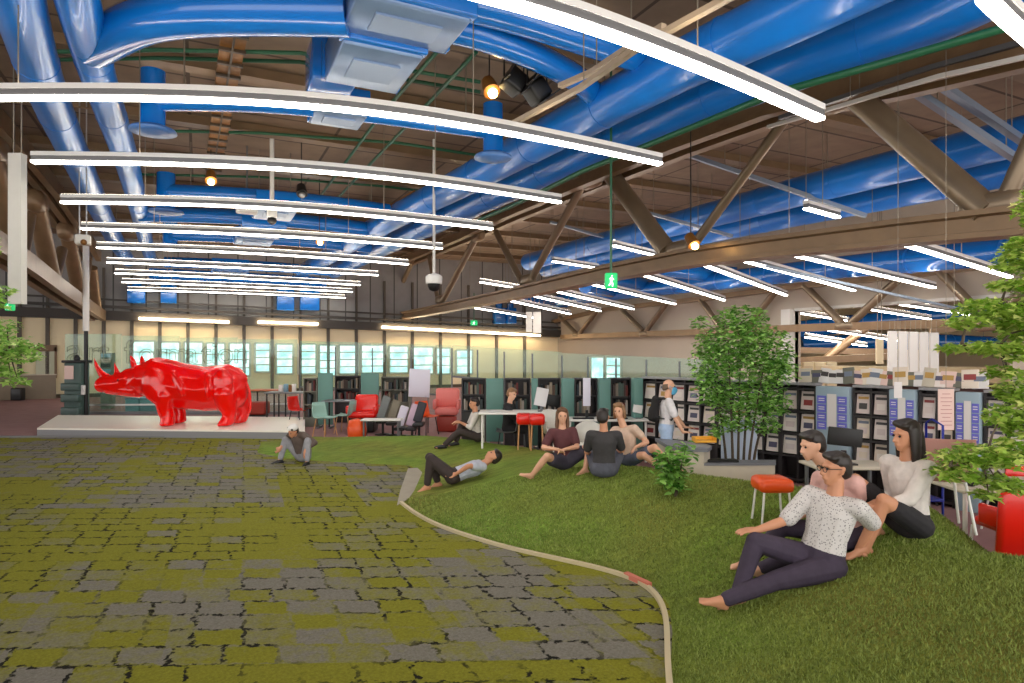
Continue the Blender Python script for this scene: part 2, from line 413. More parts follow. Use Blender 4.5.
# ================= strip lamps of the right-hand bay, behind the big truss
g2 = 'strip lamps in the bay behind the right truss'
L2 = [
  (512, 300, 570, 313, 11, 16), (530, 294, 600, 310, 11, 16.5), (551, 289, 633, 308, 11, 17), (584, 281, 675, 303, 11, 18), (642, 273, 724, 299, 11.5, 18),
  (698, 261, 786, 294, 11, 18.5), (614, 244, 655, 254, 11, 13), (553, 260, 598, 267, 11, 13), (740, 258, 854, 289, 12, 18.8), (789, 252, 934, 286, 11.2, 18.8),
  (898, 240, 1010, 275, 11.5, 17.5), (806, 206, 838, 215, 11, 12.5), (470, 306, 540, 318, 11, 17), (480, 281, 530, 289, 11, 13.4)]
for i, (x0, y0, x1, y1, Xa, Xb) in enumerate(sorted(L2, key=lambda q: q[2])):
    a = PX(x0, y0, Xa); c = PX(x1, y1, Xb)
    strip_lamp([a, (a+c)/2, c], 'lit strip lamp behind the right truss, %s from left by its right end' % ORD[i], g2, s=1.15, up=i % 2 == 0)
g3 = 'strip lamps in the next hall seen through the opening'
for i, (x0, y0, x1, y1, d0, d1) in enumerate([(806, 336, 866, 345, 26, 30), (820, 328, 900, 340, 26, 30), (852, 296, 972, 314, 23.5, 25), (868, 308, 930, 318, 25, 28), (800, 312, 848, 320, 26, 29)]):
    a = Pd(x0, y0, d0); c = Pd(x1, y1, d1)
    strip_lamp([a, (a+c)/2, c], 'lit strip lamp in the next hall beyond the wall opening, %s counted from the lowest' % ORD[i], g3, s=1.2)

# ================= unlit rails hung across the right bay
for i, (x0, y0, x1, y1, Xa, Xb, wd) in enumerate([(550, 222, 652, 251, 10.6, 15, .1), (626, 207, 732, 236, 10.6, 14, .1), (680, 152, 866, 216, 10.6, 14, .12), (905, 85, 1030, 168, 10.4, 13, .13), (932, 79, 1030, 146, 10.5, 13, .13), (765, 266, 1000, 318, 13, 19, .08)]):
    a = PX(x0, y0, Xa); c = PX(x1, y1, Xb)
    t = thing('lighting_rail', (a+c)/2, 'unlit slim grey rail hung across the right bay, %s from the left' % ORD[(0, 1, 2, 4, 5, 3)[i]], 'rail', 'grey rails hung across the right bay')
    MB().beam(a, c, wd, wd*.8).build('rail', M['rail'], t)
    for q in (.25, .8):
        p = a.lerp(c, q); MB().tube([p, V((p.x, p.y, ZC))], .01, 5, caps=False).build('suspension_cable', M['cable'], t)
# long rails in the near hall above the lamps
def rail(pts, label, wd=.1, m=None):
    t = thing('hung_rail', pts[len(pts)//2], label, 'rail')
    MB().sweep(pts, [(-wd/2, -wd*.4), (wd/2, -wd*.4), (wd/2, wd*.4), (-wd/2, wd*.4)]).build('rail', m or M['offwhite'], t)
    p = pts[0].lerp(pts[-1], .4)
    MB().tube([p, V((p.x, p.y, ZC))], .008, 5, caps=False).build('suspension_cable', M['cable'], t)
M['beigerail'] = mat('beige_rail', (164, 146, 124), .5)
rail([Pz(x, y, 5.2) for x, y in ((512, 124), (580, 88), (640, 46), (724, 0), (760, -20))], 'long pale rail running between the two big blue ducts and the lamps', .07, M['beigerail'])
rail([Pz(x, y, 5.4) for x, y in ((560, 86), (592, 72), (628, 48), (664, 26))], 'short pale rail stub beside the long pale rail near the ceiling top', .07, M['beigerail'])
rail([PX(x, y, 9.5) for x, y in ((768, 127), (840, 106), (940, 76), (1030, 56))], 'white toothed rail running along the right truss top', .07, M['white'])
rail([PX(x, y, 9.6) for x, y in ((780, 118), (835, 100), (930, 68), (1030, 40))], 'dark grey rail running along the right truss top', .09, M['greym'])

# ================= blue ducts
def duct(pts, r, label, name='air_duct', seams=2.2, m=None, seg=20, ends=True):
    t = thing(name, pts[len(pts)//2], label, 'duct')
    P_ = densify(pts, 6)
    P_ = [p for p in P_ if p.y < YB-.5]
    MB().tube(P_, r, seg).build('duct_pipe', m or M['bluelight'], t)
    for q in (.15, .4, .7, .92):
        p = P_[int(q*(len(P_)-1))]; zc_ = ZC if p.x < 40 else ZC
        MB().tube([p+UP*r*.9, V((p.x, p.y, zc_))], .012, 5, caps=False).build('duct_hanger', M['cable'], t)
    # seam collars
    L = 0; last = 0; b = None
    for i in range(1, len(P_)-1):
        L += (P_[i]-P_[i-1]).length
        if L-last > seams:
            last = L; d_ = (P_[i+1]-P_[i-1]).normalized()
            MB().tube([P_[i]-d_*.035, P_[i]+d_*.035], r*1.025, seg).build('collar', M['bluedark'] if seams < 2 else M['bluelight'], t)
        # hanger straps
    return t
duct([Pz(x, y, 6.0) for x, y in ((8, -40), (18, 0), (40, 80), (77, 160), (104, 220), (124, 256), (150, 290))], .27, 'leftmost long round blue air duct running away under the ceiling')
duct([Pz(x, y, 6.0) for x, y in ((69, -40), (77, 0), (98, 80), (128, 160), (141, 220), (149, 256), (162, 290))], .23, 'second long round blue air duct from the left with a branch')
duct([Pz(x, y, 6.0) for x, y in ((920, -50), (790, 15), (700, 55), (603, 107), (540, 140), (455, 187), (400, 213), (330, 255), (292, 278))], .34, 'big round blue air duct in the middle, left one of the pair')
duct([Pz(x, y, 6.0) for x, y in ((1100, -75), (1000, -20), (925, 18), (775, 70), (690, 105), (587, 152), (512, 185), (460, 210), (400, 238), (340, 268), (308, 284))], .36, 'big round blue air duct in the middle, right one beside the truss')
duct([Pz(x, y, 6.0) for x, y in ((528, 262), (600, 243), (660, 228), (768, 200), (880, 170), (1024, 136), (1100, 116))], .36, 'upper round blue duct in the bay behind the right truss', m=M['bluelight'])
duct([Pz(x, y, 6.0) for x, y in ((545, 270), (610, 254), (672, 241), (768, 220), (880, 198), (1024, 168), (1100, 150))], .34, 'lower round blue duct in the bay behind the right truss', m=M['bluelight'])
duct([PX(x, y, 18.2) for x, y in ((560, 300), (640, 290), (700, 283), (770, 275), (870, 264), (960, 256), (1060, 246))], .36, 'blue duct along the top of the grey beige right wall', m=M['blue'])
M['diffblue'] = mat('blue_diffuser_plate', (58, 100, 160), .4)
# cross ducts at the ceiling
def cross(pts, z, r, label, drop=None, rz=None):
    t = thing('cross_duct', Pz(*pts[len(pts)//2], z), label, 'duct')
    P_ = [Pz(x, y, z) for x, y in pts]
    MB().tube(densify(P_, 5), r, 16).build('duct_pipe', M['blue'], t)
    for p in (P_[0].lerp(P_[1], .3), P_[-1].lerp(P_[-2], .3)): MB().tube([p+UP*r*.9, V((p.x, p.y, ZC))], .012, 5, caps=False).build('duct_hanger', M['cable'], t)
    for (x, y) in drop or ():
        p = Pz(x, y, z)
        MB().tube([p+UP*.45, p-UP*.42], r*1.05, 16).build('drop_spout', M['blue'], t)
        MB().lathe([(r*1.0, -.40), (r*1.9, -.46), (r*2.0, -.5), (r*1.2, -.52), (r*.5, -.56), (.02, -.56)], p, 20).build('air_diffuser', M['diffblue'], t)
    return t
cross([(92, 47), (125, 27), (160, 13), (250, 11), (348, 13)], 6.0, .26, 'blue cross duct at the top left joining the second duct')
cross([(420, 22), (470, 30), (530, 52), (590, 84), (596, 100)], 6.15, .19, 'blue cross duct leaving the grey blue box to the right, lower one')
cross([(440, -2), (500, 10), (570, 34), (655, 62)], 6.3, .21, 'blue cross duct leaving the grey blue box to the right, upper one')
cross([(152, 100), (260, 99), (380, 113), (500, 131)], 6.0, .17, 'blue cross duct with two round air diffusers behind the front lamp row', [(153, 100), (493, 130)])
cross([(165, 192), (250, 195), (330, 203), (388, 211)], 5.95, .2, 'nearest of the thin blue cross ducts behind the third lamp row', [(166, 192)])
cross([(140, 214), (250, 216), (330, 224), (385, 231)], 5.95, .22, 'second nearest of the thin blue cross ducts behind the third lamp row')
cross([(168, 234), (240, 236), (330, 243), (370, 247)], 5.95, .22, 'third nearest of the thin blue cross ducts behind the third lamp row', [(170, 234)])
cross([(165, 262), (240, 264), (330, 271)], 5.7, .22, 'fourth of the thin blue cross ducts, far down the hall')
cross([(150, 274), (240, 277), (325, 283)], 5.25, .25, 'fifth and farthest of the thin blue cross ducts')
# boxes on the cross ducts
def ductbox(px, py, z, size, label, stub=None):
    p = Pz(px, py, z); t = thing('duct_box', p-UP*size[2]/2, label, 'duct', rz=0)
    for s in (-1, 1): MB().tube([p+V((s*size[0]*.4, 0, size[2]*.45)), p+V((s*size[0]*.4, 0, ZC-p.z))], .012, 5, caps=False).build('duct_hanger', M['cable'], t)
    b = MB(); b.bbox(p, size, bev=.03); cs_ = b.build('casing', M['bluegrey'], t)
    b = MB(); b.box(p-UP*(size[2]/2+.01), (size[0]*.6, size[1]*.45, .03)); b.build('access_panel', mat('grey_blue_access_panel', (128, 150, 182), .35, .3), cs_)
    for s in (-1, 1): MB().bbox(p+V((0, s*size[1]*.5, .05)), (size[0]*1.08, .16, size[2]*1.05), bev=.02).build('blue_flange', M['blue'], t)
    if stub:
        b = MB(); b.bbox(p+V(stub), (size[0]*.6, .7, size[2]*1.2), bev=.03); b.build('end_box', M['blue'], t)
ductbox(372, 52, 6.0, (1.0, 1.25, .5), 'big grey blue duct box near the top centre of the ceiling', (-.35, 1.0, .1))
ductbox(405, 6, 6.1, (1.3, .9, .5), 'grey blue duct box cut by the top edge of the photo')
ductbox(338, 110, 6.0, (.8, .7, .35), 'small grey blue duct box behind the front lamp row')
ductbox(275, 208, 5.75, (.95, 1.6, .35), 'pale duct box on the thin cross ducts, nearest one')
ductbox(262, 228, 5.7, (1.1, 1.6, .35), 'pale duct box on the thin cross ducts, second nearest')
ductbox(254, 238, 5.7, (1.1, 1.3, .3), 'pale duct box on the thin cross ducts, third nearest')
ductbox(230, 268, 5.5, (1.3, 1.0, .5), 'pale duct box far down the hall')
for i, (x0, y0, x1, y1) in enumerate([(128, 286, 146, 304), (161, 286, 177, 304), (276, 286, 293, 311), (299, 286, 318, 311), (504, 308, 513, 324), (492, 308, 502, 324)]):
    a = PY(x0, y0, YB-.1); c = PY(x1, y1, YB-.1)
    o = MB().bbox(((a.x+c.x)/2, YB-.35, (a.z+c.z)/2), (abs(c.x-a.x), .5, abs(a.z-c.z)), bev=.04)
    o.lathe([(.2, -.05), (.2, .25)], ((a.x+c.x)/2, YB-.35, max(a.z, c.z)), 10)
    o = o.build('wall_duct_box', M['blue']); tag(o, 'square blue duct end on the grey back wall cladding, %s from the left' % ORD[(0, 1, 2, 3, 5, 4)[i]], 'duct', 'blue duct ends on the back wall')
# blue side pieces in the right bay
for i, (x0, y0, x1, y1) in enumerate([(600, 282, 655, 290), (640, 271, 725, 281), (520, 300, 560, 305), (585, 291, 620, 297)]):
    a = PX(x0, y0, 14.8); c = PX(x1, y1, 19)
    t = thing('cross_duct', a.lerp(c, .5), 'short blue cross duct between strip lamps of the right bay, %s from the left' % ORD[(2, 3, 0, 1)[i]], 'duct')
    MB().tube([a+UP*.2, c+UP*.2], .3, 14).build('duct_pipe', M['blue'], t)
    MB().bbox(c+UP*.2, (.7, .7, .7), bev=.05).build('end_box', M['blue'], t)

# ================= green pipes
def pipe(pts, label, r=.035, m=None):
    o = MB().tube(pts, r, 8).build('sprinkler_pipe', m or M['green_pipe']); tag(o, label, 'pipe'); return o
for i, (pts, z) in enumerate([(((40, 52), (160, 50), (300, 53), (480, 82)), 6.85), (((40, 60), (160, 58), (300, 62), (480, 92)), 6.85), (((120, 130), (260, 133), (400, 143), (520, 162)), 6.85), (((130, 174), (260, 177), (380, 186), (430, 192)), 6.85)]):
    pipe([Pz(x, y, z) for x, y in pts], 'thin green pipe crossing under the brown ceiling, %s from the front' % ORD[i])
pipe([Pz(x, y, 6.7) for x, y in ((442, 46), (380, 116), (316, 202))], 'green pipe running away from the grey blue duct box, left one')
pipe([Pz(x, y, 6.7) for x, y in ((476, 52), (420, 112), (330, 206))], 'green pipe running away from the grey blue duct box, right one')
pipe([Pz(x, y, 5.5) for x, y in ((1060, 12), (1008, 27), (890, 61), (779, 92), (690, 128), (583, 171), (512, 206), (470, 224))], 'dark green pipe under the right big blue duct', .05)
# ================= ochre cable trays with spots
def tray(pts, z, label, wd=.4):
    P_ = [Pz(x, y, z) for x, y in pts]; t = thing('cable_tray', P_[1], label, 'cable tray')
    MB().sweep(P_, [(-wd/2, 0), (wd/2, 0), (wd/2, .12), (wd/2-.03, .12), (wd/2-.03, .03), (-wd/2+.03, .03), (-wd/2+.03, .12), (-wd/2, .12)]).build('tray', M['tray'], t)
    b = MB(); L = (P_[-1]-P_[0]).length
    b.beam(P_[0]-UP*.03, P_[-1]-UP*.03, .03, .02); n = int(L/.5); d_ = (P_[-1]-P_[0]).normalized()
    for k in range(n):
        p = P_[0]+d_*(k+.5)*L/n; b.beam(p-d_*.03-UP*.02, p+d_*.03-UP*.02, wd*1.1, .05)
    b.build('tray_rungs', M['brown_dark'], t)
tray([(236, 26), (224, 100), (213, 172)], 6.6, 'ochre cable tray hanging in front of the strip lamps at the ceiling', .34)
tray([(420, 195), (398, 208), (372, 226)], 6.4, 'short ochre cable tray behind the fifth lamp row', .35)
def spot(px, py, d, label, on=True):
    p = Pd(px, py, d); t = thing('spot_light', p-UP*.18, label, 'spot light')
    rot = Matrix.Rotation(math.radians(25), 3, 'X')
    b = MB(); b.tube([p+V((0, .16, .22)), p], [.1, .13], 14); hs_ = b.build('spot_housing', M['black'] if not on else M['tray'], t)
    b = MB(); b.ball(p+V((0, -.03, -.03)), .075); b.build('bulb', M['spot_on'] if on else M['alu'], hs_)
    MB().tube([p+V((0, .1, .2)), V((p.x, p.y+.1, ZC))], .012, 6, caps=False).build('hanger', M['dark'], t)
spot(492, 92, 9.6, 'lit yellow spot light beside black stage lights near the top')
spot(211, 181, 14.3, 'lit yellow spot light at the end of the ochre cable tray')
spot(320, 242, 19, 'small lit spot light hanging behind the fourth lamp row')
spot(694, 245, 13.5, 'small lit spot light sitting on the right truss lower beam')
spot(302, 194, 15.2, 'unlit ochre spot light behind the second lamp row', False)
for i, (px, py) in enumerate(((514, 82), (537, 92))):
    p = Pd(px, py, 9.4); t = thing('stage_light', p-UP*.2, '%s of two black stage lights beside the lit yellow spot' % ('left', 'right')[i], 'spot light', 'black stage lights')
    r_ = Matrix.Rotation(math.radians(30+20*i), 3, 'Y')
    MB().bbox(p, (.3, .3, .3), r_, .04).build('housing', M['black'], t)
    for s in (-1, 1): MB().box(p+r_@V((s*.16, -.2, 0)), (.02, .22, .3), r_).build('barn_door', M['black'], t)
    b = MB(); b.tube([p+V((-.16, 0, .05)), p+V((-.16, 0, .3)), p+V((.16, 0, .3)), p+V((.16, 0, .05))], .015, 6); b.tube([p+UP*.3, V((p.x, p.y, ZC))], .015, 6); b.build('yoke', M['dark'], t)

# ================= trusses
def truss_right():
    t = thing('roof_truss', PX(690, 258, 10), 'big brown steel truss running along the right of the near hall', 'truss')
    low = [PX(x, y, 10) for x, y in ((1140, 205), (1080, 213), (1024, 221), (900, 233), (768, 248), (690, 258), (600, 275), (500, 297), (430, 311), (352, 325))]
    top = [PX(x, y, 10) for x, y in ((1140, 8), (1024, 46), (900, 78), (779, 106), (683, 142), (590, 180), (512, 213), (470, 233), (410, 259), (352, 290))]
    b = MB(); b.sweep(low, [(-.22, -.2), (.22, -.2), (.22, -.12), (.1, -.1), (.1, .1), (.22, .12), (.22, .2), (-.22, .2), (-.22, .12), (-.1, .1), (-.1, -.1), (-.22, -.12)]); b.build('lower_chord', M['brown'], t)
    b = MB()
    for o_ in (-.28, .28): b.sweep([p+V((o_, 0, 0)) for p in top], [(-.12, -.24), (.12, -.24), (.12, -.14), (.05, -.12), (.05, .12), (.12, .14), (.12, .24), (-.12, .24), (-.12, .14), (-.05, .12), (-.05, -.12), (-.12, -.14)])
    b.build('upper_chord', M['brown'], t)
    for (x0, y0, x1, y1, r) in ((846, 88, 988, 212, .2), (1090, 10, 1000, 212, .12), (612, 176, 668, 252, .23), (786, 118, 690, 250, .1), (582, 186, 531, 280, .12), (496, 232, 523, 284, .12), (476, 238, 443, 300, .13), (428, 252, 438, 300, .1), (412, 262, 389, 313, .13), (374, 280, 385, 312, .11), (366, 286, 355, 322, .12)):
        a = PX(x0, y0, 10); c = PX(x1, y1, 10); d_ = (c-a).normalized()
        b = MB(); b.tube([a, c], r, 16); b.build('diagonal', M['tube'], t)
    for (x, y) in ((592, 176), (850, 88), (478, 233), (410, 258)):
        p = PX(x, y, 10); b = MB(); b.bbox(p-UP*.1, (.34, .9, .5), bev=.16); b.build('node_casting', M['brown'], t)
    for (x, y) in ((678, 254), (990, 214), (528, 283), (440, 302), (388, 315)):
        p = PX(x, y, 10); b = MB(); b.bbox(p+UP*.12, (.3, .8, .36), bev=.12); b.build('node_casting', M['tube'], t)
truss_right()
def truss_left():
    X = -4.0
    t = thing('roof_truss', PX(60, 295, X), 'brown steel truss at the left edge under the blue ducts', 'truss')
    low = [PX(x, y, X) for x, y in ((-60, 216), (0, 250), (22, 264), (55, 288), (84, 307), (98, 316))]
    top = [PX(x, y, X) for x, y in ((-30, 108), (0, 138), (22, 163), (45, 190), (75, 232), (90, 256))]
    b = MB()
    for o_ in (-.2, .2): b.sweep([p+V((o_, 0, 0)) for p in low], [(-.1, -.22), (.1, -.22), (.1, .22), (-.1, .22)])
    b.build('lower_chord', M['brown'], t)
    b = MB()
    for o_ in (-.3, 0, .3): b.sweep([p+V((o_, 0, 0)) for p in top], [(-.09, -.2), (.09, -.2), (.09, .2), (-.09, .2)])
    b.build('upper_chord', M['brown'], t)
    for (x0, y0, x1, y1, r) in ((-8, 150, 14, 262, .2), (36, 203, 52, 280, .24), (30, 215, 22, 262, .14), (62, 250, 54, 281, .16), (68, 234, 81, 302, .24), (92, 268, 97, 312, .2), (88, 262, 82, 304, .14)):
        a = PX(x0, y0, X); c = PX(x1, y1, X); MB().tube([a, c], r, 14).build('diagonal', M['brown'], t)
    for (x, y) in ((36, 202), (67, 232), (-8, 148)):
        p = PX(x, y, X); MB().bbox(p, (.5, 1.0, .6), bev=.2).build('node_casting', M['brown'], t)
truss_left()
def truss_wall():
    X = XR-.35
    t = thing('wall_truss', PX(700, 328, X), 'brown truss fixed along the right wall and across the wide opening', 'truss')
    low = [PX(x, y, X) for x, y in ((562, 337), (600, 335.5), (700, 332), (800, 328), (900, 325), (1060, 320))]
    MB().sweep(low, [(-.12, -.13), (.12, -.13), (.12, .13), (-.12, .13)]).build('lower_chord', M['brown'], t)
    for (x0, y0, x1, y1) in ((560, 317, 577, 334), (597, 311, 579, 334), (622, 310, 643, 331), (666, 304, 646, 331), (701, 300, 722, 330), (775, 292, 745, 330), (804, 285, 842, 324), (900, 278, 850, 324), (940, 272, 986, 320), (1060, 255, 995, 320)):
        a = PX(x0, y0, X); c = PX(x1, y1, X); MB().tube([a, c], .13, 10).build('diagonal', M['tube'], t)
    top = [PX(x, y, X) for x, y in ((552, 322), (600, 310), (700, 299), (800, 286), (900, 276), (1060, 256))]
    MB().sweep(top, [(-.1, -.1), (.1, -.1), (.1, .1), (-.1, .1)]).build('upper_chord', M['brown'], t)
    for x in (577, 645, 846, 990):
        p = PX(x, 326 if x > 700 else 334, X); MB().bbox(p, (.3, .7, .3), bev=.1).build('node_casting', M['tube'], t)
truss_wall()
# beams deeper in the next hall
for i, (x0, y0, x1, y1, d0, d1) in enumerate([(792, 350, 905, 352, 30, 31), (795, 361, 900, 356, 27, 27), (930, 330, 1030, 322, 27, 26)]):
    a = Pd(x0, y0, d0); c = Pd(x1, y1, d1)
    tag(MB().beam(a, c, .3, .28).build('hall_beam', M['brown']), 'brown beam in the next hall seen through the opening, %s' % ('uppermost of the left pair', 'lower of the left pair', 'behind the hanging white panels')[i], 'beam')
a = Pd(845, 302+22, 27); c = Pd(815, 360, 27)
tag(MB().tube([Pd(868, 326, 28), Pd(822, 362, 28)], .18, 10).build('hall_brace', M['brown']), 'brown slanted brace in the next hall under the wall truss', 'beam')
for i, (pts) in enumerate([((795, 330), (900, 318), (1040, 308)), ((800, 345), (900, 340), (1000, 345))]):
    duct([Pd(x, y, 33+2*i) for x, y in pts], .45, 'blue duct in the next hall behind the opening, %s' % ('upper', 'lower')[i], m=M['blue'])
# ducts right above the left truss, far left
# ================= hung devices
def hung(px, py, d, label, kind='projector'):
    p = Pd(px, py, d); return p
p = Pd(434, 281, 15.5); t = thing('dome_sensor', p-UP*.15, 'white dome sensor on a long white pole before the right truss', 'sensor')
MB().lathe([(.19, -.02), (.2, .0), (.2, .16), (.15, .2), (.03, .24)], p-UP*.05, 18).build('cap', M['white'], t)
MB().lathe([(.04, -.2), (.11, -.17), (.15, -.08), (.16, 0)], p-UP*.05, 18).build('dome', M['black'], t)
MB().tube([p+UP*.2, V((p.x, p.y, ZC))], .035, 8).build('pole', M['white'], t)
p = Pd(272, 216, 15); t = thing('dome_camera', p-UP*.2, 'small camera on a white pole hanging among the thin cross ducts', 'camera')
MB().bbox(p+UP*.15, (.22, .22, .4), bev=.04).build('mount', M['white'], t); MB().tube([p+UP*.3, V((p.x, p.y, ZC-.1))], .05, 8).build('pole', M['white'], t)
MB().ball(p-UP*.1, .11).build('lens_dome', M['black'], t)
p = Pd(247, 210, 16); t = thing('projector', p-UP*.1, 'small white projector hanging under the cross ducts left of the camera', 'projector')
MB().bbox(p, (.5, .4, .16), bev=.04).build('body', M['white'], t); MB().lathe([(.07, 0), (.07, .05)], p+V((0, -.22, 0)), 10).build('lens', M['dark'], t)
MB().tube([p+UP*.08, V((p.x, p.y, ZC))], .02, 6).build('pole', M['greym'], t)
p = Pd(83, 240, 13); t = thing('projector', p-UP*.2, 'beige boxed device on two rods at the left end of the lamps', 'projector')
MB().bbox(p, (.26, .26, .2), bev=.03).build('body', M['offwhite'], t)
for s in (-.06, .06): MB().tube([p+V((s, 0, .1)), V((p.x+s, p.y, ZC))], .014, 6).build('rod', M['alu'], t)
MB().ball(p+V((.03, -.12, -.06)), .06).build('lens', M['tray'], t)
# exit signs
M['exit'] = mat('exit_sign_green', (10, 150, 80), .4, emit=(16, 168, 92), es=.7)
M['exitw'] = mat('exit_sign_white', (235, 250, 240), .4, emit=(230, 250, 240), es=.9)
def exit_sign(px, py, d, w_, h_, label, top):
    p = Pd(px, py, d); t = thing('exit_sign', p-UP*h_/2, label, 'exit sign', rz=-PSI)
    rot = Matrix.Rotation(-PSI, 3, 'Z')
    sb_ = MB().bbox(p, (w_, .12, h_), rot, .02).build('sign_box', M['exit'], t)
    b = MB(); q = p-FW*.066
    def L(x, z): return q+RT*x*w_+UP*z*h_
    b.ball(L(.03, .3), (.05*h_, .05*h_, .05*h_)); 
    for s, e, r in (((.0, .2), (-.05, -.08), .09), ((-.05, -.08), (.1, -.2), .06), ((.1, -.2), (.06, -.38), .05), ((-.05, -.08), (-.12, -.25), .06), ((-.12, -.25), (-.25, -.3), .05), ((.0, .18), (.18, .06), .045), ((.0, .18), (-.17, .1), .045)):
        b.beam(L(*s), L(*e), .02, r*h_*1.5, up=UP if abs(e[0]-s[0])*w_ > abs(e[1]-s[1])*h_ else RT)
    b.build('running_figure', M['exitw'], sb_)
    b = MB()
    b.tube([p+UP*h_/2, V((p.x, p.y, top))], .02, 6, caps=False); b.build('suspension_rod', M['green_pipe'], t)
exit_sign(611, 281, 10.6, .2, .26, 'green running figure exit sign on a rod before the right truss beam', ZC)
exit_sign(10, 307, 14, .16, .16, 'small green exit sign beside the leaves at the left edge', 4.4)
exit_sign(474, 323, 28, .3, .22, 'tiny green exit sign far off before the back wall cladding', 4.6)
# hanging white banners
def banner(px0, py0, px1, py1, d, label, th=.05, top=None, m=None, cat='hanging panel', group=None, name='hanging_panel'):
    a = Pd(px0, py0, d); c = Pd(px1, py1, d); ctr = (a+c)/2
    t = thing(name, V((ctr.x, ctr.y, c.z)), label, cat, group)
    MB().box(ctr, ((px1-px0)/F*d, th, a.z-c.z), Matrix.Rotation(-PSI, 3, 'Z')).build('panel', m or M['offwhite'], t)
    for s in (-.3, .3):
        q = ctr+RT*s*(px1-px0)/F*d; MB().tube([V((q.x, q.y, a.z)), V((q.x, q.y, top or ZC))], .01, 5, caps=False).build('suspension_cable', M['cable'], t)
banner(11, 154, 24, 304, 9.5, 'tall narrow white panel hanging at the left edge by the truss', .12)
banner(526, 312, 532, 332, 29, 'left one of two small white panels hanging near the back right corner', .12, group='small panels near the corner')
banner(533, 312, 541, 333, 29, 'right one of two small white panels hanging near the back right corner', .12, group='small panels near the corner')
for i in range(5):
    x = 888+i*10.4
    banner(x, 331+i*.4, x+8.4, 372+i*.8, 18.5, 'tall white hanging panel over the shelves, %s of the five from the left' % ORD[i], .08, top=2.95, m=M['white'], group='five white panels over the shelves')
banner(876, 339, 883, 364, 20, 'narrow cream panel hanging left of the five white panels', .06, m=M['cream'])
# white pole with dark foot at the left
p0 = Pd(87, 246, 20.2); p1 = Pd(86, 331, 20.2); p2 = Pd(85, 415, 20.2); p2.z = 0
t = thing('slim_post', (p1.x, p1.y, 0), 'slim post behind the sculpture head, white above and dark below', 'post')
MB().tube([V((p1.x, p1.y, 0)), p1], .06, 12).build('dark_shaft', M['dark'], t); MB().tube([p1, V((p1.x, p1.y, p0.z))], .09, 12).build('white_shaft', M['white'], t)
M['cornice'] = mat('lit_cornice_tube', (250, 240, 225), .5, emit=(255, 226, 180), es=14)
# cornice lamps on the back wall
for i, (x0, y0, x1, y1) in enumerate(((139, 318.5, 229, 322), (258, 322, 318, 324), (382, 327, 540, 335.5))):
    a = PY(x0, y0, YB-.5); c = PY(x1, y1, YB-.5)
    tag(MB().beam(a, c, .12, .1).build('cornice_lamp', M['cornice']), 'thin lit white cornice lamp on the back wall band, %s one' % ('left', 'middle', 'right')[i], 'lamp', 'cornice lamps on the back wall')
for i in range(12):   # lower pipes along the left truss, dark post of the wall
    pass
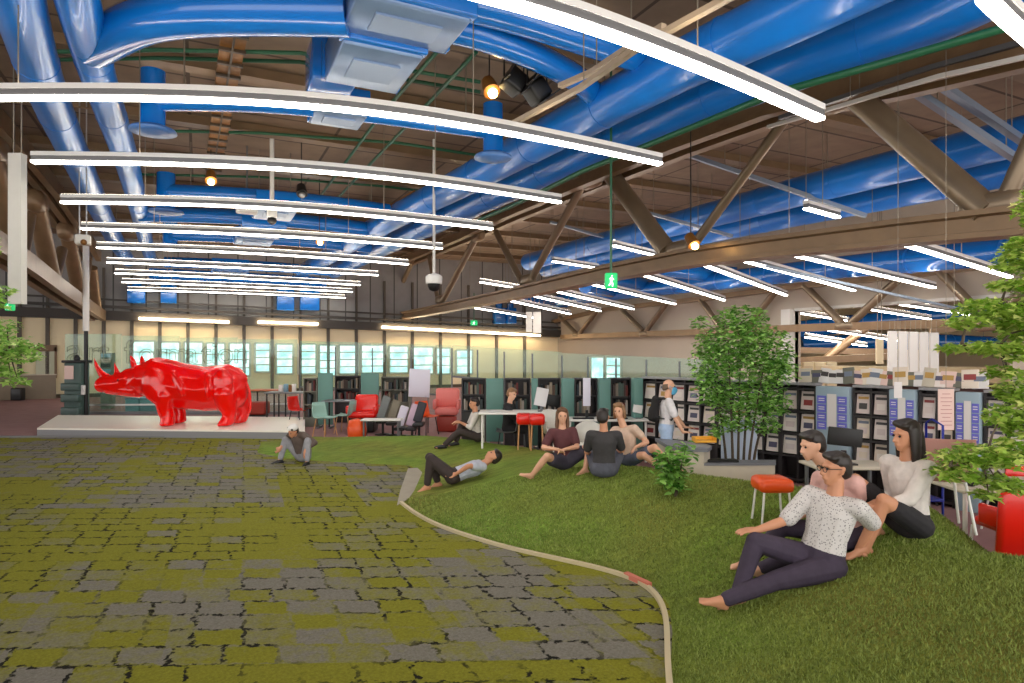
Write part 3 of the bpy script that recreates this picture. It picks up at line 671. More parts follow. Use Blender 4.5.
# ================= patterned carpet
def carpet_mat():
    m = bpy.data.materials.new('olive_grey_carpet_tiles'); m.use_nodes = True; nt = m.node_tree; b = nt.nodes['Principled BSDF']
    N = lambda t: nt.nodes.new(t); L = nt.links.new
    tc = N('ShaderNodeTexCoord')
    def noise(sc, det=3, vec=None, rough=.5):
        n = N('ShaderNodeTexNoise'); n.inputs['Scale'].default_value = sc; n.inputs['Detail'].default_value = det; n.inputs['Roughness'].default_value = rough
        L(vec or tc.outputs['Object'], n.inputs['Vector']); return n
    def rng(sock, a, c, lo=0, hi=1):
        r = N('ShaderNodeMapRange'); r.inputs[1].default_value = a; r.inputs[2].default_value = c; r.inputs[3].default_value = lo; r.inputs[4].default_value = hi
        L(sock, r.inputs[0]); return r.outputs[0]
    def mul(a, c):
        k = N('ShaderNodeMath'); k.operation = 'MULTIPLY'; L(a, k.inputs[0])
        if isinstance(c, float): k.inputs[1].default_value = c
        else: L(c, k.inputs[1])
        return k.outputs[0]
    # weave axes: rows and slanting columns
    geo = N('ShaderNodeNewGeometry'); KS = .42
    d1 = N('ShaderNodeVectorMath'); d1.operation = 'DOT_PRODUCT'; d1.inputs[1].default_value = RT+FW*KS; L(geo.outputs['Position'], d1.inputs[0])
    d2 = N('ShaderNodeVectorMath'); d2.operation = 'DOT_PRODUCT'; d2.inputs[1].default_value = FW-RT*.03; L(geo.outputs['Position'], d2.inputs[0])
    cmb = N('ShaderNodeCombineXYZ'); L(d1.outputs['Value'], cmb.inputs[0]); L(d2.outputs['Value'], cmb.inputs[1]); CO = cmb.outputs[0]
    # wobbling coordinates
    wob = noise(9, 6, rough=.65); sub = N('ShaderNodeVectorMath'); sub.operation = 'SUBTRACT'; sub.inputs[1].default_value = (.5, .5, .5); L(wob.outputs['Color'], sub.inputs[0])
    sc = N('ShaderNodeVectorMath'); sc.operation = 'SCALE'; sc.inputs['Scale'].default_value = .16; L(sub.outputs[0], sc.inputs[0])
    ad = N('ShaderNodeVectorMath'); ad.operation = 'ADD'; L(CO, ad.inputs[0]); L(sc.outputs[0], ad.inputs[1])
    # woven blocks inside every tile
    br = N('ShaderNodeTexBrick'); br.offset = .35; br.offset_frequency = 4
    br.inputs['Color1'].default_value = (0, 0, 0, 1); br.inputs['Color2'].default_value = (1, 1, 1, 1); br.inputs['Mortar'].default_value = (.5, .5, .5, 1)
    br.inputs['Scale'].default_value = 1; br.inputs['Mortar Size'].default_value = .02; br.inputs['Mortar Smooth'].default_value = .3
    br.inputs['Brick Width'].default_value = .37; br.inputs['Row Height'].default_value = .27
    L(ad.outputs[0], br.inputs['Vector'])
    # tiles of about one metre: each leans grey or olive
    t2 = N('ShaderNodeTexBrick'); t2.offset = 0.5; t2.inputs['Color1'].default_value = (0, 0, 0, 1); t2.inputs['Color2'].default_value = (1, 1, 1, 1); t2.inputs['Mortar'].default_value = (.5, .5, .5, 1)
    t2.inputs['Scale'].default_value = 1; t2.inputs['Mortar Size'].default_value = 0; t2.inputs['Brick Width'].default_value = 1.11; t2.inputs['Row Height'].default_value = 2.16
    L(CO, t2.inputs['Vector'])
    patch = noise(.55, 3); fine = noise(46, 6, rough=.85); mid = noise(9, 6, rough=.75)
    s1 = N('ShaderNodeMath'); s1.operation = 'ADD'; L(mul(br.outputs['Color'], .42), s1.inputs[0]); L(mul(t2.outputs['Color'], .38), s1.inputs[1])
    s2 = N('ShaderNodeMath'); s2.operation = 'ADD'; L(s1.outputs[0], s2.inputs[0]); L(mul(patch.outputs['Fac'], .7), s2.inputs[1])
    s3 = N('ShaderNodeMath'); s3.operation = 'ADD'; L(s2.outputs[0], s3.inputs[0]); L(mul(mid.outputs['Fac'], .5), s3.inputs[1])
    f = rng(s3.outputs[0], .965, 1.19)
    mx = N('ShaderNodeMix'); mx.data_type = 'RGBA'; mx.inputs[6].default_value = lin((126, 126, 38)); mx.inputs[7].default_value = lin((122, 119, 110)); L(f, mx.inputs[0])
    # black cracked joints, broken up
    gate = rng(noise(1.1, 3).outputs['Fac'], .40, .52); gate2 = rng(noise(14, 4).outputs['Fac'], .44, .54)
    cr = mul(mul(br.outputs['Fac'], gate), gate2)
    mx2 = N('ShaderNodeMix'); mx2.data_type = 'RGBA'; mx2.inputs[7].default_value = lin((26, 25, 20)); L(mx.outputs[2], mx2.inputs[6]); L(cr, mx2.inputs[0])
    mm = N('ShaderNodeMix'); mm.data_type = 'RGBA'; mm.blend_type = 'MULTIPLY'; mm.inputs[0].default_value = 1
    L(mx2.outputs[2], mm.inputs[6]); L(rng(fine.outputs['Fac'], .3, .7, .6, 1.35), mm.inputs[7])
    L(mm.outputs[2], b.inputs['Base Color']); b.inputs['Roughness'].default_value = .95; b.inputs['Specular IOR Level'].default_value = .15
    bp = N('ShaderNodeBump'); bp.inputs['Strength'].default_value = .4; bp.inputs['Distance'].default_value = .01; L(fine.outputs['Fac'], bp.inputs['Height']); L(bp.outputs[0], b.inputs['Normal'])
    return m
def XD(px, d): return ((px-512)/F*d, d)
def PD0(px, py): d = F*CZ/(py-HOR); return ((px-512)/F*d, d)
# outline of the grass mound (lateral, forward)
KERB = [(-5.2, 13.0), (-4.35, 12.3), (-3.2, 11.9), (-1.85, 11.55), (-1.62, 10.9), (-1.56, 9.8), (-1.50, 8.75), (-1.25, 8.2), (-.9, 7.62), (-.5, 7.2), (-.12, 6.82), (.2, 6.58), (.5, 6.38), (.82, 6.15), (1.08, 5.93), (1.24, 5.65), (1.27, 5.25), (1.17, 4.75), (1.02, 4.2), (.9, 3.5), (.8, 2.6), (.8, 1.6)]
BACK = [(6.2, 1.6), (6.2, 4.9), (4.6, 5.05), (4.02, 5.15), (4.35, 5.6), (4.62, 6.05), (4.75, 6.5), (4.3, 7.1), (3.4, 8.0), (2.6, 9.0), (1.6, 10.8), (.7, 12.4), (-.4, 13.6), (-1.6, 14.4), (-3.2, 15.0), (-4.8, 15.2), (-5.6, 14.3)]
POLY = KERB+BACK
def inside(x, y):
    c = False; n = len(POLY); j = n-1
    for i in range(n):
        xi, yi = POLY[i]; xj, yj = POLY[j]
        if (yi > y) != (yj > y) and x < (xj-xi)*(y-yi)/(yj-yi)+xi: c = not c
        j = i
    return c
def edist(x, y, P_):
    best = 1e9
    for i in range(len(P_)-1):
        ax, ay = P_[i]; bx, by = P_[i+1]; dx, dy = bx-ax, by-ay
        t = max(0, min(1, ((x-ax)*dx+(y-ay)*dy)/(dx*dx+dy*dy+1e-12)))
        best = min(best, math.hypot(x-ax-dx*t, y-ay-dy*t))
    return best
BK = [KERB[-1]]+BACK+[KERB[0]]
def ground(x, d):
    """height of the lawn at lateral x, forward d"""
    if not inside(x, d): return 0.0
    f = edist(x, d, KERB); k = edist(x, d, BK)
    top = lerp(.62, .30, sstep((d-5)/8.0))
    top *= lerp(1, .5, sstep((-x-1.0)/3.0))
    h = top*sstep((f+.12)/2.6)*sstep((k+.25)/1.0)
    return max(.05*min(1, 3*f), h)
def on_lawn(px, py):
    """the point of the lawn under a pixel"""
    u = (px-512)/F; v = (py-HOR)/F; d = 2.5
    while d < 16:
        if CZ-v*d <= ground(u*d, d): break
        d += .02
    return (u*d, d, max(ground(u*d, d), 0))
# carpet outline: world polygon
b = MB()
cp = [W(x, d, .006) for x, d in [(-12, 1.0), (.95, 1.0)]]+[W(x+.02, d, .006) for x, d in reversed(KERB[4:])]+[W(x, d, .006) for x, d in ((-1.75, 11.75), (-3.2, 12.1), (-4.35, 12.5), (-4.9, 15.3), (-16, 15.3), (-14, 8))]
b.slab(cp, (0, 0, -1), .006)
carpet = b.build('patterned_carpet', carpet_mat(), None, label='olive and grey patchwork carpet with black cracked joints in the foreground', cat='carpet')

# lawn
def grass_mat():
    m = bpy.data.materials.new('lawn'); m.use_nodes = True; nt = m.node_tree; b = nt.nodes['Principled BSDF']
    N = lambda t: nt.nodes.new(t); L = nt.links.new
    tc = N('ShaderNodeTexCoord')
    def noise(sc, det=4, rough=.6, st=None):
        n = N('ShaderNodeTexNoise'); n.inputs['Scale'].default_value = sc; n.inputs['Detail'].default_value = det; n.inputs['Roughness'].default_value = rough
        if st:
            mp = N('ShaderNodeMapping'); mp.inputs['Scale'].default_value = st; mp.inputs['Rotation'].default_value = (0, 0, .5); L(tc.outputs['Object'], mp.inputs[0]); L(mp.outputs[0], n.inputs['Vector'])
        else: L(tc.outputs['Object'], n.inputs['Vector'])
        return n
    big = noise(.45, 2); mid = noise(3.2, 4, .6, (1, 3, 1)); fine = noise(60, 5, .8)
    c1 = N('ShaderNodeValToRGB'); e = c1.color_ramp.elements; e[0].position = .35; e[0].color = lin((132, 134, 66)); e[1].position = .62; e[1].color = lin((118, 150, 62))
    L(big.outputs['Fac'], c1.inputs[0])
    c2 = N('ShaderNodeValToRGB'); e = c2.color_ramp.elements; e[0].position = .3; e[0].color = (.68, .68, .66, 1); e[1].position = .72; e[1].color = (1.25, 1.22, 1.15, 1)
    L(mid.outputs['Fac'], c2.inputs[0])
    c3 = N('ShaderNodeValToRGB'); e = c3.color_ramp.elements; e[0].position = .3; e[0].color = (.55, .58, .5, 1); e[1].position = .7; e[1].color = (1.4, 1.35, 1.25, 1)
    L(fine.outputs['Fac'], c3.inputs[0])
    a = N('ShaderNodeMix'); a.data_type = 'RGBA'; a.blend_type = 'MULTIPLY'; a.inputs[0].default_value = 1; L(c1.outputs[0], a.inputs[6]); L(c2.outputs[0], a.inputs[7])
    k = N('ShaderNodeMix'); k.data_type = 'RGBA'; k.blend_type = 'MULTIPLY'; k.inputs[0].default_value = 1; L(a.outputs[2], k.inputs[6]); L(c3.outputs[0], k.inputs[7])
    L(k.outputs[2], b.inputs['Base Color']); b.inputs['Roughness'].default_value = .9; b.inputs['Specular IOR Level'].default_value = .2
    bp = N('ShaderNodeBump'); bp.inputs['Strength'].default_value = .7; bp.inputs['Distance'].default_value = .02; L(fine.outputs['Fac'], bp.inputs['Height']); L(bp.outputs[0], b.inputs['Normal'])
    return m
M['lawn'] = grass_mat()
def lawn_mesh():
    st = .13; b = MB(); idx = {}
    xs = [-5.8+st*i for i in range(int(12.2/st)+1)]; ds = [1.5+st*i for i in range(int(13.9/st)+1)]
    def vid(i, j):
        if (i, j) not in idx:
            x, d = xs[i], ds[j]; z = ground(x, d)
            if not inside(x, d):      # snap the rim vertex onto the outline
                best = None
                Pc = POLY+[POLY[0]]
                for q in range(len(Pc)-1):
                    ax, ay = Pc[q]; bx, by = Pc[q+1]; dx, dy = bx-ax, by-ay
                    t = max(0, min(1, ((x-ax)*dx+(d-ay)*dy)/(dx*dx+dy*dy+1e-12))); c = (ax+dx*t, ay+dy*t); e = math.hypot(x-c[0], d-c[1])
                    if best is None or e < best[0]: best = (e, c)
                x, d = best[1]; z = .0
            idx[(i, j)] = len(b.v); b.v.append(W(x, d, z))
        return idx[(i, j)]
    for i in range(len(xs)-1):
        for j in range(len(ds)-1):
            if sum(inside(xs[i+p], ds[j+q]) for p in (0, 1) for q in (0, 1)) >= 1:
                b.f.append([vid(i, j), vid(i+1, j), vid(i+1, j+1), vid(i, j+1)]); b.mi.append(0); b.sm.append(True)
    return b
mound = thing('grass_mound', W(2, 7, 0), 'green lawn mound with curved front edge that people sit on', 'lawn', rz=0)
lawn_mesh().build('turf', M['lawn'], mound)
kp = densify([W(x-.015, d-.02, .02) for x, d in KERB[6:]], 4)
MB().sweep(kp, [(-.02, -.02), (.02, -.02), (.02, .02), (-.02, .02)]).build('edging', mat('cream_edging', (198, 184, 150), .6), mound)['label'] = 'cream edging along the curved front'
MB().sweep(densify([W(x-.03, d-.03, .03) for x, d in KERB[14:16]], 4), [(-.025, -.02), (.025, -.02), (.025, .025), (-.025, .025)]).build('edging_mark', mat('pink_edging', (206, 120, 100), .6), mound)['label'] = 'short pinkish stretch of the edging'
# short blades on the near part of the turf
def blades():
    rnd = random.Random(21); b = MB(); k = 0
    while k < 90000:
        d = 2.2+6.8*rnd.random()**1.25; x = rnd.uniform(-1.6, 1.0*d)
        if abs(x) > .82*d or not inside(x, d) or edist(x, d, KERB) < .03: continue
        k += 1; h = rnd.uniform(.014, .034); p = W(x, d, ground(x, d)-.004); a = rnd.uniform(0, 6.283)
        s = V((math.cos(a), math.sin(a), 0))*(.0035+.0006*d); o = V((rnd.gauss(0, .4)*h, rnd.gauss(0, .4)*h, h))
        b.v += [p-s, p+s, p+o]; b.f.append([3*k-3, 3*k-2, 3*k-1]); b.mi.append(0); b.sm.append(False)
    return b
bm_ = bpy.data.materials.new('grass_blades'); bm_.use_nodes = True; nt_ = bm_.node_tree
g_ = nt_.nodes.new('ShaderNodeNewGeometry'); cr_ = nt_.nodes.new('ShaderNodeValToRGB'); cr_.color_ramp.elements[0].color = lin((96, 112, 42)); cr_.color_ramp.elements[1].color = lin((156, 172, 82))
nt_.links.new(g_.outputs['Random Per Island'], cr_.inputs[0]); nt_.links.new(cr_.outputs[0], nt_.nodes['Principled BSDF'].inputs['Base Color']); nt_.nodes['Principled BSDF'].inputs['Roughness'].default_value = .7
blades().build('grass_blades', bm_, mound)['kind'] = 'stuff'
# pale concrete patch where the kerb turns
b = MB(); b.slab([W(x, d, .014) for x, d in [PD0(*q) for q in ((408, 469), (430, 468), (424, 478), (408, 500), (397, 506), (400, 492))]], (0, 0, -1), .006)
tag(b.build('paving_patch', mat('pale_paving', (164, 156, 140), .8, 0, .1, 3)), 'pale paving strip between carpet and lawn tip', 'paving')

A = W(-16, 15.36, 0); c_ = W(-4.95, 15.36, 0)
tag(MB().box((A+c_)/2+UP*.02, ((c_-A).length, .1, .04), Matrix.Rotation(-PSI, 3, 'Z')).build('floor_edging', mat('grey_edging', (128, 128, 130), .6)), 'grey edging strip along the far end of the patterned carpet', 'edging')
# ================= white platform and the sculpture
pl = thing('sculpture_plinth', Pz(165, 421, 0), 'low white platform under the red rhinoceros', 'platform')
def plq(a, c, z0, z1):
    return None
A = Pz(37, 428, .2); B_ = Pz(305, 431, .2); C_ = Pz(305, 417, .2); D = Pz(58, 415, .2)
MB().slab([V((p.x, p.y, .16)) for p in (A, B_, C_, D)], (0, 0, 1), .04).build('top_panel', mat('plinth_top', (252, 244, 234), .35), pl)
MB().slab([V((p.x, p.y, 0)) for p in (A, B_, C_, D)], (0, 0, 1), .16).build('base', mat('plinth_side', (138, 138, 142), .5), pl)
# ================= red rhinoceros (facing left), x = length, y = width, z = up, in metres, before turning to the view
def rhino():
    base = Pz(172, 424.5, .2); base.z = .2
    t = thing('rhinoceros_sculpture', base, 'glossy red life-size rhinoceros sculpture standing on the white platform', 'sculpture', rz=-PSI)
    S = 16.45/F      # metres per photo pixel here
    GY = 425.2
    def q(px, py, y=0.0): return V(((px-172)*S, y, (GY-py)*S))
    red = mat('glossy_red_resin', (242, 8, 5), .14, 0, 0, 5, bump=.3, bscale=3.5, coat=.25)
    def body(bm):
        r = lambda a: a*S
        # trunk: hulls of ellipsoids along the spine
        sec = [((235.5, 390), 11, 22, .40), ((228, 388), 14, 25, .52), ((205, 390), 15, 24, .56), ((185, 387.5), 15, 25, .58), ((168, 384), 15, 26, .56), ((155, 381), 13, 24, .48)]
        for (p0, a0, h0, w0), (p1, a1, h1, w1) in zip(sec, sec[1:]):
            hull(bm, [(q(*p0), (r(a0), w0*.95, r(h0)*.93)), (q(*p1), (r(a1), w1*.95, r(h1)*.93))])
        # shoulder hump, withers
        hull(bm, [(q(158, 368), (r(13), .3, r(10))), (q(172, 368), (r(10), .28, r(7)))])
        hull(bm, [(q(226, 374), (r(12), .3, r(8))), (q(238, 380), (r(9), .26, r(8)))])
        # neck folds
        hull(bm, [(q(152, 379), (r(10), .42, r(19))), (q(141, 380), (r(7), .36, r(15)))])
        hull(bm, [(q(143, 380), (r(5), .38, r(16))), (q(136, 380), (r(5), .32, r(13)))])
        # skull to muzzle
        hull(bm, [(q(138, 380), (r(8), .32, r(14))), (q(122, 384), (r(8), .27, r(10.5)))])
        hull(bm, [(q(122, 384), (r(8), .27, r(10.5))), (q(107, 385), (r(6), .23, r(8.2)))])
        hull(bm, [(q(107, 385.5), (r(6), .23, r(8))), (q(102, 386), (r(5.5), .22, r(7.8)))])
        hull(bm, [(q(139, 391), (r(7), .28, r(8))), (q(110, 389.5), (r(5), .21, r(6)))])   # jaw
        # horns
        chain(bm, [q(108, 379), q(102, 375), q(97, 367), q(94.3, 358.5)], [r(4.2), r(3.3), r(2.1), r(.5)])
        chain(bm, [q(118.5, 379), q(117, 372), q(114.5, 363)], [r(3.6), r(2.4), r(.5)])
        # ears
        for s in (-1, 1):
            hull(bm, [(q(139, 371, s*.17), (r(2.6), .05, r(3))), (q(138, 363, s*.2), (r(3.2), .045, r(3.4))), (q(135.5+.8*(s+1), 356.8, s*.21), (r(.9), .03, r(1)))])
            # eye boss, cheek fold, nostril
            hull(bm, [(q(127, 380, s*.26), r(2.2)), (q(131, 379, s*.29), r(2))])
            hull(bm, [(q(134, 386, s*.24), (r(2), .07, r(2.5))), (q(143, 378, s*.32), (r(2), .07, r(4)))])
            hull(bm, [(q(104, 382, s*.17), r(1.4)), (q(107, 381.5, s*.17), r(1.3))])
            # shoulder and hip plates
            hull(bm, [(q(163, 384, s*.47), (r(11), .13, r(17))), (q(172, 396, s*.44), (r(9), .14, r(12)))])
            hull(bm, [(q(229.5, 385, s*.42), (r(10), .15, r(17))), (q(229, 399, s*.36), (r(9), .15, r(10)))])
            hull(bm, [(q(182, 374, s*.40), (r(2), .07, r(3))), (q(193, 390, s*.56), (r(2), .07, r(7)))])
            hull(bm, [(q(214, 374, s*.36), (r(2), .07, r(3))), (q(217, 392, s*.53), (r(2), .07, r(8)))])
            # legs
            fx = -1.5 if s > 0 else 1.0
            chain(bm, [q(172+fx, 396, s*.36), q(171+fx, 408, s*.35), q(174+fx, 417, s*.34)], [r(9.5), r(7.6), r(6.6)])
            hull(bm, [(q(174+fx, 417, s*.34), (r(5.6), .19, r(4))), (q(173.5+fx, 423, s*.34), (r(7), .22, r(2.4)))])
            hx = 1.5 if s > 0 else -1.0
            chain(bm, [q(231+hx, 394, s*.34), q(233+hx, 404, s*.34), q(236+hx, 411, s*.33), q(235+hx, 418, s*.33)], [r(11), r(9), r(7), r(6.4)])
            hull(bm, [(q(234+hx, 417, s*.33), (r(5.2), .18, r(4))), (q(232+hx, 423, s*.33), (r(7.5), .22, r(2.4)))])
            for k in (-1, 0, 1):     # toes
                for (lx, ly) in ((166.5+fx, .34), (223.5+hx, .33)):
                    hull(bm, [(q(lx+3+abs(k)*1.3, 423.6, s*ly+k*.13), (r(1.9), .07, r(1.7)))])
        # belly and chest folds
        hull(bm, [(q(180, 398), (r(6), .4, r(8))), (q(215, 400), (r(8), .42, r(9)))])
        hull(bm, [(q(152, 392), (r(5), .2, r(8))), (q(164, 399), (r(5), .24, r(7)))])
        hull(bm, [(q(129, 373.5), (r(5), .2, r(4))), (q(137, 374), (r(5), .24, r(6)))])
    bm = bmesh.new(); body(bm)
    M4 = WM[t.name]
    me = fuse(bm, .022, 14, .5); me.name = 'body'; me.materials.append(red); me.transform(M4)
    place(me, 'body', t)
    MB().tube(densify([M4@q(244, 381), M4@q(249.5, 388), M4@q(250.5, 398), M4@q(249.8, 407), M4@q(249, 414)], 3), [.04, .036, .032, .03, .027, .025, .023, .022, .024, .03, .034, .026, .008], 10).build('tail', red, t)
    for s in (-1, 1):
        b = MB(); b.ball(M4@q(125.2, 380.5, s*.275), .03)
        b.build('eye', mat('dark_red_eye', (90, 4, 4), .1), t)
rhino()
ROT = Matrix.Rotation(-PSI, 3, 'Z')
def flg(px, d): u = (px-512)/F; return W(u*d, d, ground(u*d, d))
def fl(px, d): u = (px-512)/F; return W(u*d, d, 0)
def vis(px0, py0, px1, py1, d):       # upright rectangle facing the view at depth d: centre, width, height
    a = Pd(px0, py0, d); c = Pd(px1, py1, d); return (a+c)/2, (px1-px0)/F*d, (py1-py0)/F*d
G = glass_mat('green_tinted_glass', (234, 246, 240), .04)
GT = glass_mat('teal_glass', (132, 176, 164), .12)
M['teal'] = mat('teal_panel', (94, 138, 130), .5, 0, .05, 3)
M['shelf_dark'] = mat('dark_shelf', (48, 44, 46), .5)
M['shelf_grey'] = mat('grey_green_shelf', (116, 116, 104), .6)
M['kiosk'] = mat('dark_green_metal', (70, 92, 88), .45)
M['pinkpaper'] = mat('pink_paper', (234, 204, 196), .7)
M['paper'] = mat('white_paper', (232, 228, 226), .7)
M['bluegr'] = mat('grey_blue_panel', (156, 178, 192), .55)
M['violet'] = mat('violet_poster', (112, 114, 212), .6)
M['lightblue'] = mat('light_blue_box', (128, 168, 190), .5)
M['desk_grey'] = mat('grey_worktop', (122, 124, 132), .5, 0, .06, 5)
M['beige'] = mat('beige_laminate', (206, 196, 178), .5, 0, .04, 4)

# ---------- left reception
d = 27
t = thing('reception_counter', Pz(28, 399.5, 0), 'grey brown reception counter at the left edge below the leaves', 'counter')
a = Pd(-60, 376, 25.4); c = Pd(14, 399.8, d); e = PY(56, 390, YB-.5); a2 = Pd(14, 376, d)
z1 = 1.02
MB().slab([V((a.x, a.y, 0)), V((c.x, c.y, 0)), V((e.x, e.y, 0)), V((e.x-.5, e.y+.1, 0)), V((c.x-.3, c.y+.25, 0)), V((a.x-.1, a.y+.25, 0))], (0, 0, 1), z1).build('counter_body', mat('counter_brown', (138, 124, 106), .6, 0, .05, 3), t)
MB().slab([V((a.x, a.y-.05, z1)), V((c.x+.03, c.y-.05, z1)), V((e.x+.05, e.y, z1)), V((e.x-.6, e.y+.1, z1)), V((c.x-.4, c.y+.3, z1)), V((a.x-.1, a.y+.3, z1))], (0, 0, 1), .04).build('worktop', M['beige'], t)
ctr, w_, h_ = vis(13, 388, 23, 400.2, 26.6)
tag(MB().bbox(ctr, (w_, .3, h_), ROT, .03).build('waste_bin', M['dark']), 'dark bin before the reception counter at the left', 'bin')
a = PY(36, 347, YB-.1); c = PY(56, 378, YB-.1)
t = thing('wall_board', V(((a.x+c.x)/2, YB-.12, c.z)), 'framed notice board with brown top on the cream wall at the left', 'board')
MB().box(((a.x+c.x)/2, YB-.12, (a.z+c.z)/2), (c.x-a.x, .06, a.z-c.z)).build('board_face', mat('pale_green_board', (198, 200, 176), .6), t)
b = MB(); b.box(((a.x+c.x)/2, YB-.15, a.z-.05), (c.x-a.x+.1, .1, .28)); b.build('header', mat('brown_header', (122, 98, 76), .6), t)
b = MB(); b.box((c.x, YB-.15, (a.z+c.z)/2), (.08, .1, a.z-c.z)); b.build('side_post', mat('brown_header', (122, 98, 76), .6), t)
# ---------- kiosk
d = 21.5; t = thing('leaflet_kiosk', fl(77, 20.2), 'dark green leaflet kiosk with drawers and a pink notice, left of the sculpture', 'kiosk')
p = fl(77, 20.2)
MB().bbox(p+UP*.85, (.52, .45, 1.7), ROT, .03).build('column', M['kiosk'], t)
MB().bbox(p+UP*1.74, (.62, .55, .08), ROT, .02).build('cap', M['dark'], t)
MB().lathe([(.08, 0), (.1, .06), (.04, .16), (.01, .18)], p+UP*1.78, 10).build('knob', M['dark'], t)
for z in (.2, .6, .95):
    q = p+UP*z-FW*.26; MB().bbox(q, (.56, .2, .24), ROT, .03).build('drawer', M['kiosk'], t)
MB().box(p+UP*1.4-FW*.25-RT*.08, (.28, .02, .42), ROT).build('notice', M['pinkpaper'], t)
MB().bbox(p+UP*.85-FW*.2+RT*.33, (.1, .1, .3), ROT, .02).build('white_holder', M['paper'], t)
# ---------- glass screen with outline lettering
d = 20.9; gd = d
t = thing('glass_screen', Pz(180, 414.4, 0), 'long glass screen with outlined lettering behind the red rhinoceros', 'glass screen')
for i, (x0, x1) in enumerate(((65, 122), (122, 180), (180, 238), (238, 298))):
    a = Pd(x0, lerp(334, 341, i/4), d); c = Pd(x1-.6, lerp(334, 341, i/4), d)
    MB().slab([V((a.x, a.y, .06)), V((c.x, c.y, .06)), c, a], FW, .016).build('glass_pane', G, t)
a = Pz(65, 414.4, 0); c = Pz(298, 414.4, 0)
MB().beam(a+UP*.05, c+UP*.05, .06, .1).build('floor_rail', M['greym'], t)
a = Pd(65, 405, d-.05); c = Pd(298, 404, d-.05)
MB().beam(a, c, .04, .05).build('hand_rail', M['alu'], t)
LT = mat('grey_letter_outline', (126, 136, 112), .5)
for ch, px, sz in (('a', 66, 1.25), ('r', 87, 1.1), ('t', 98, 1.1), ('f', 124, 1.1), ('o', 138, 1.0), ('r', 155, 1.0), ('m', 165, 1.0), ('a', 185, 1.0), ('t', 201, 1.0), ('i', 211, 1.0), ('o', 217, 1.0), ('n', 233, 1.0)):
    cu = bpy.data.curves.new('l', 'FONT'); cu.body = ch; cu.size = sz; cu.fill_mode = 'NONE'; cu.bevel_depth = .011; cu.bevel_resolution = 1; cu.resolution_u = 4
    o = bpy.data.objects.new('l', cu); COL.objects.link(o)
    dg = bpy.context.evaluated_depsgraph_get(); me = bpy.data.meshes.new_from_object(o.evaluated_get(dg), depsgraph=dg)
    bpy.data.objects.remove(o)
    p = Pd(px, 363, d-.04); R4 = Matrix.Translation(p)@Matrix.Rotation(-PSI, 4, 'Z')@Matrix.Rotation(math.radians(90), 4, 'X')
    me.transform(R4); me.materials.clear(); me.materials.append(LT); me.name = 'letter'
    place(me, 'letter', t)
# ---------- green glass parapets along the back
def parapet(x0, y0, x1, y1, d0, d1, h, label, m=None, n=4):
    a = Pd(x0, y0, d0); c = Pd(x1, y1, d1); t = thing('glass_parapet', V(((a.x+c.x)/2, (a.y+c.y)/2, min(a.z, c.z)-h)), label, 'glass screen')
    nn = (c-a).cross(UP).normalized()
    for i in range(n):
        p = a.lerp(c, i/n); q = a.lerp(c, (i+.985)/n)
        MB().slab([p-UP*h, q-UP*h, q, p], nn, .014).build('glass_pane', m or G, t)
    MB().beam(a-UP*(h-.02), c-UP*(h-.02), .05, .05).build('base_rail', M['greym'], t)
    for i in range(n+1):
        p = a.lerp(c, i/n); MB().tube([V((p.x, p.y, 0)), p-UP*h*.1], .022, 6).build('post', M['greym'], t)
parapet(300, 341, 452, 345, 22, 20, 1.6, 'green tinted glass screen before the bright windows, behind the teal panels')
parapet(452, 345, 562, 352, 17, 15.4, .85, 'green tinted glass screen on the back shelves behind the seated person in black')
parapet(562, 353, 716, 360, 15.2, 12.3, .62, 'green tinted glass screen on the shelves before the right wall window', n=5)

# ---------- books and shelves
BC = [mat('book_%d' % i, c, .6) for i, c in enumerate([(64, 48, 44), (120, 108, 96), (38, 50, 58), (150, 136, 118), (92, 70, 56), (54, 62, 66), (168, 158, 150), (104, 40, 38), (70, 86, 80)])]
BOOKME = {}
def bookshelf(px0, py0, px1, pyb, d, label, nb, glabel, n=2, m=None, z0=None, dep=.3):
    """open shelf unit with books standing on its boards"""
    a = Pd(px0, py0, d); c = Pd(px1, py0, d); wd = (c-a).length; z1 = a.z; ctr = (a+c)/2
    t = thing('bookshelf', V((ctr.x, ctr.y, 0)), label, 'bookshelf', rz=-PSI)
    m = m or M['shelf_dark']; zb = 0
    def at(x, y, z): return V((ctr.x, ctr.y, 0))+RT*x+FW*y+UP*z
    b = MB(); b.box(at(0, dep-.01, z1/2), (wd, .02, z1), ROT); b.build('back_panel', m, t)
    for s in (-1, 1): MB().box(at(s*(wd/2-.015), dep/2, z1/2), (.03, dep, z1), ROT).build('side_panel', m, t)
    lv = [z1-.015-.36*k for k in range(n+1)]
    for z in lv: MB().box(at(0, dep/2, z), (wd-.06, dep-.02, .03), ROT).build('shelf_board', m, t)
    MB().box(at(0, dep/2, max(.05, (lv[-1]-.03)/2)), (wd-.06, dep-.04, max(.06, lv[-1]-.03)), ROT).build('plinth', m, t)
    for z in lv[1:]:
        x = -wd/2+.05
        for k in range(nb):
            bw = R.uniform(.035, .07)*(wd/1.0 if wd > 1 else 1); bh = R.uniform(.2, .3)
            if x+bw > wd/2-.05: break
            if R.random() < .15: x += bw; continue
            o = MB().box(at(x+bw/2, .13, z+.016+bh/2), (bw*.92, .2, bh), ROT)
            o = o.build('book', R.choice(BC)); tag(o, glabel, 'book', glabel)
            x += bw
    return t
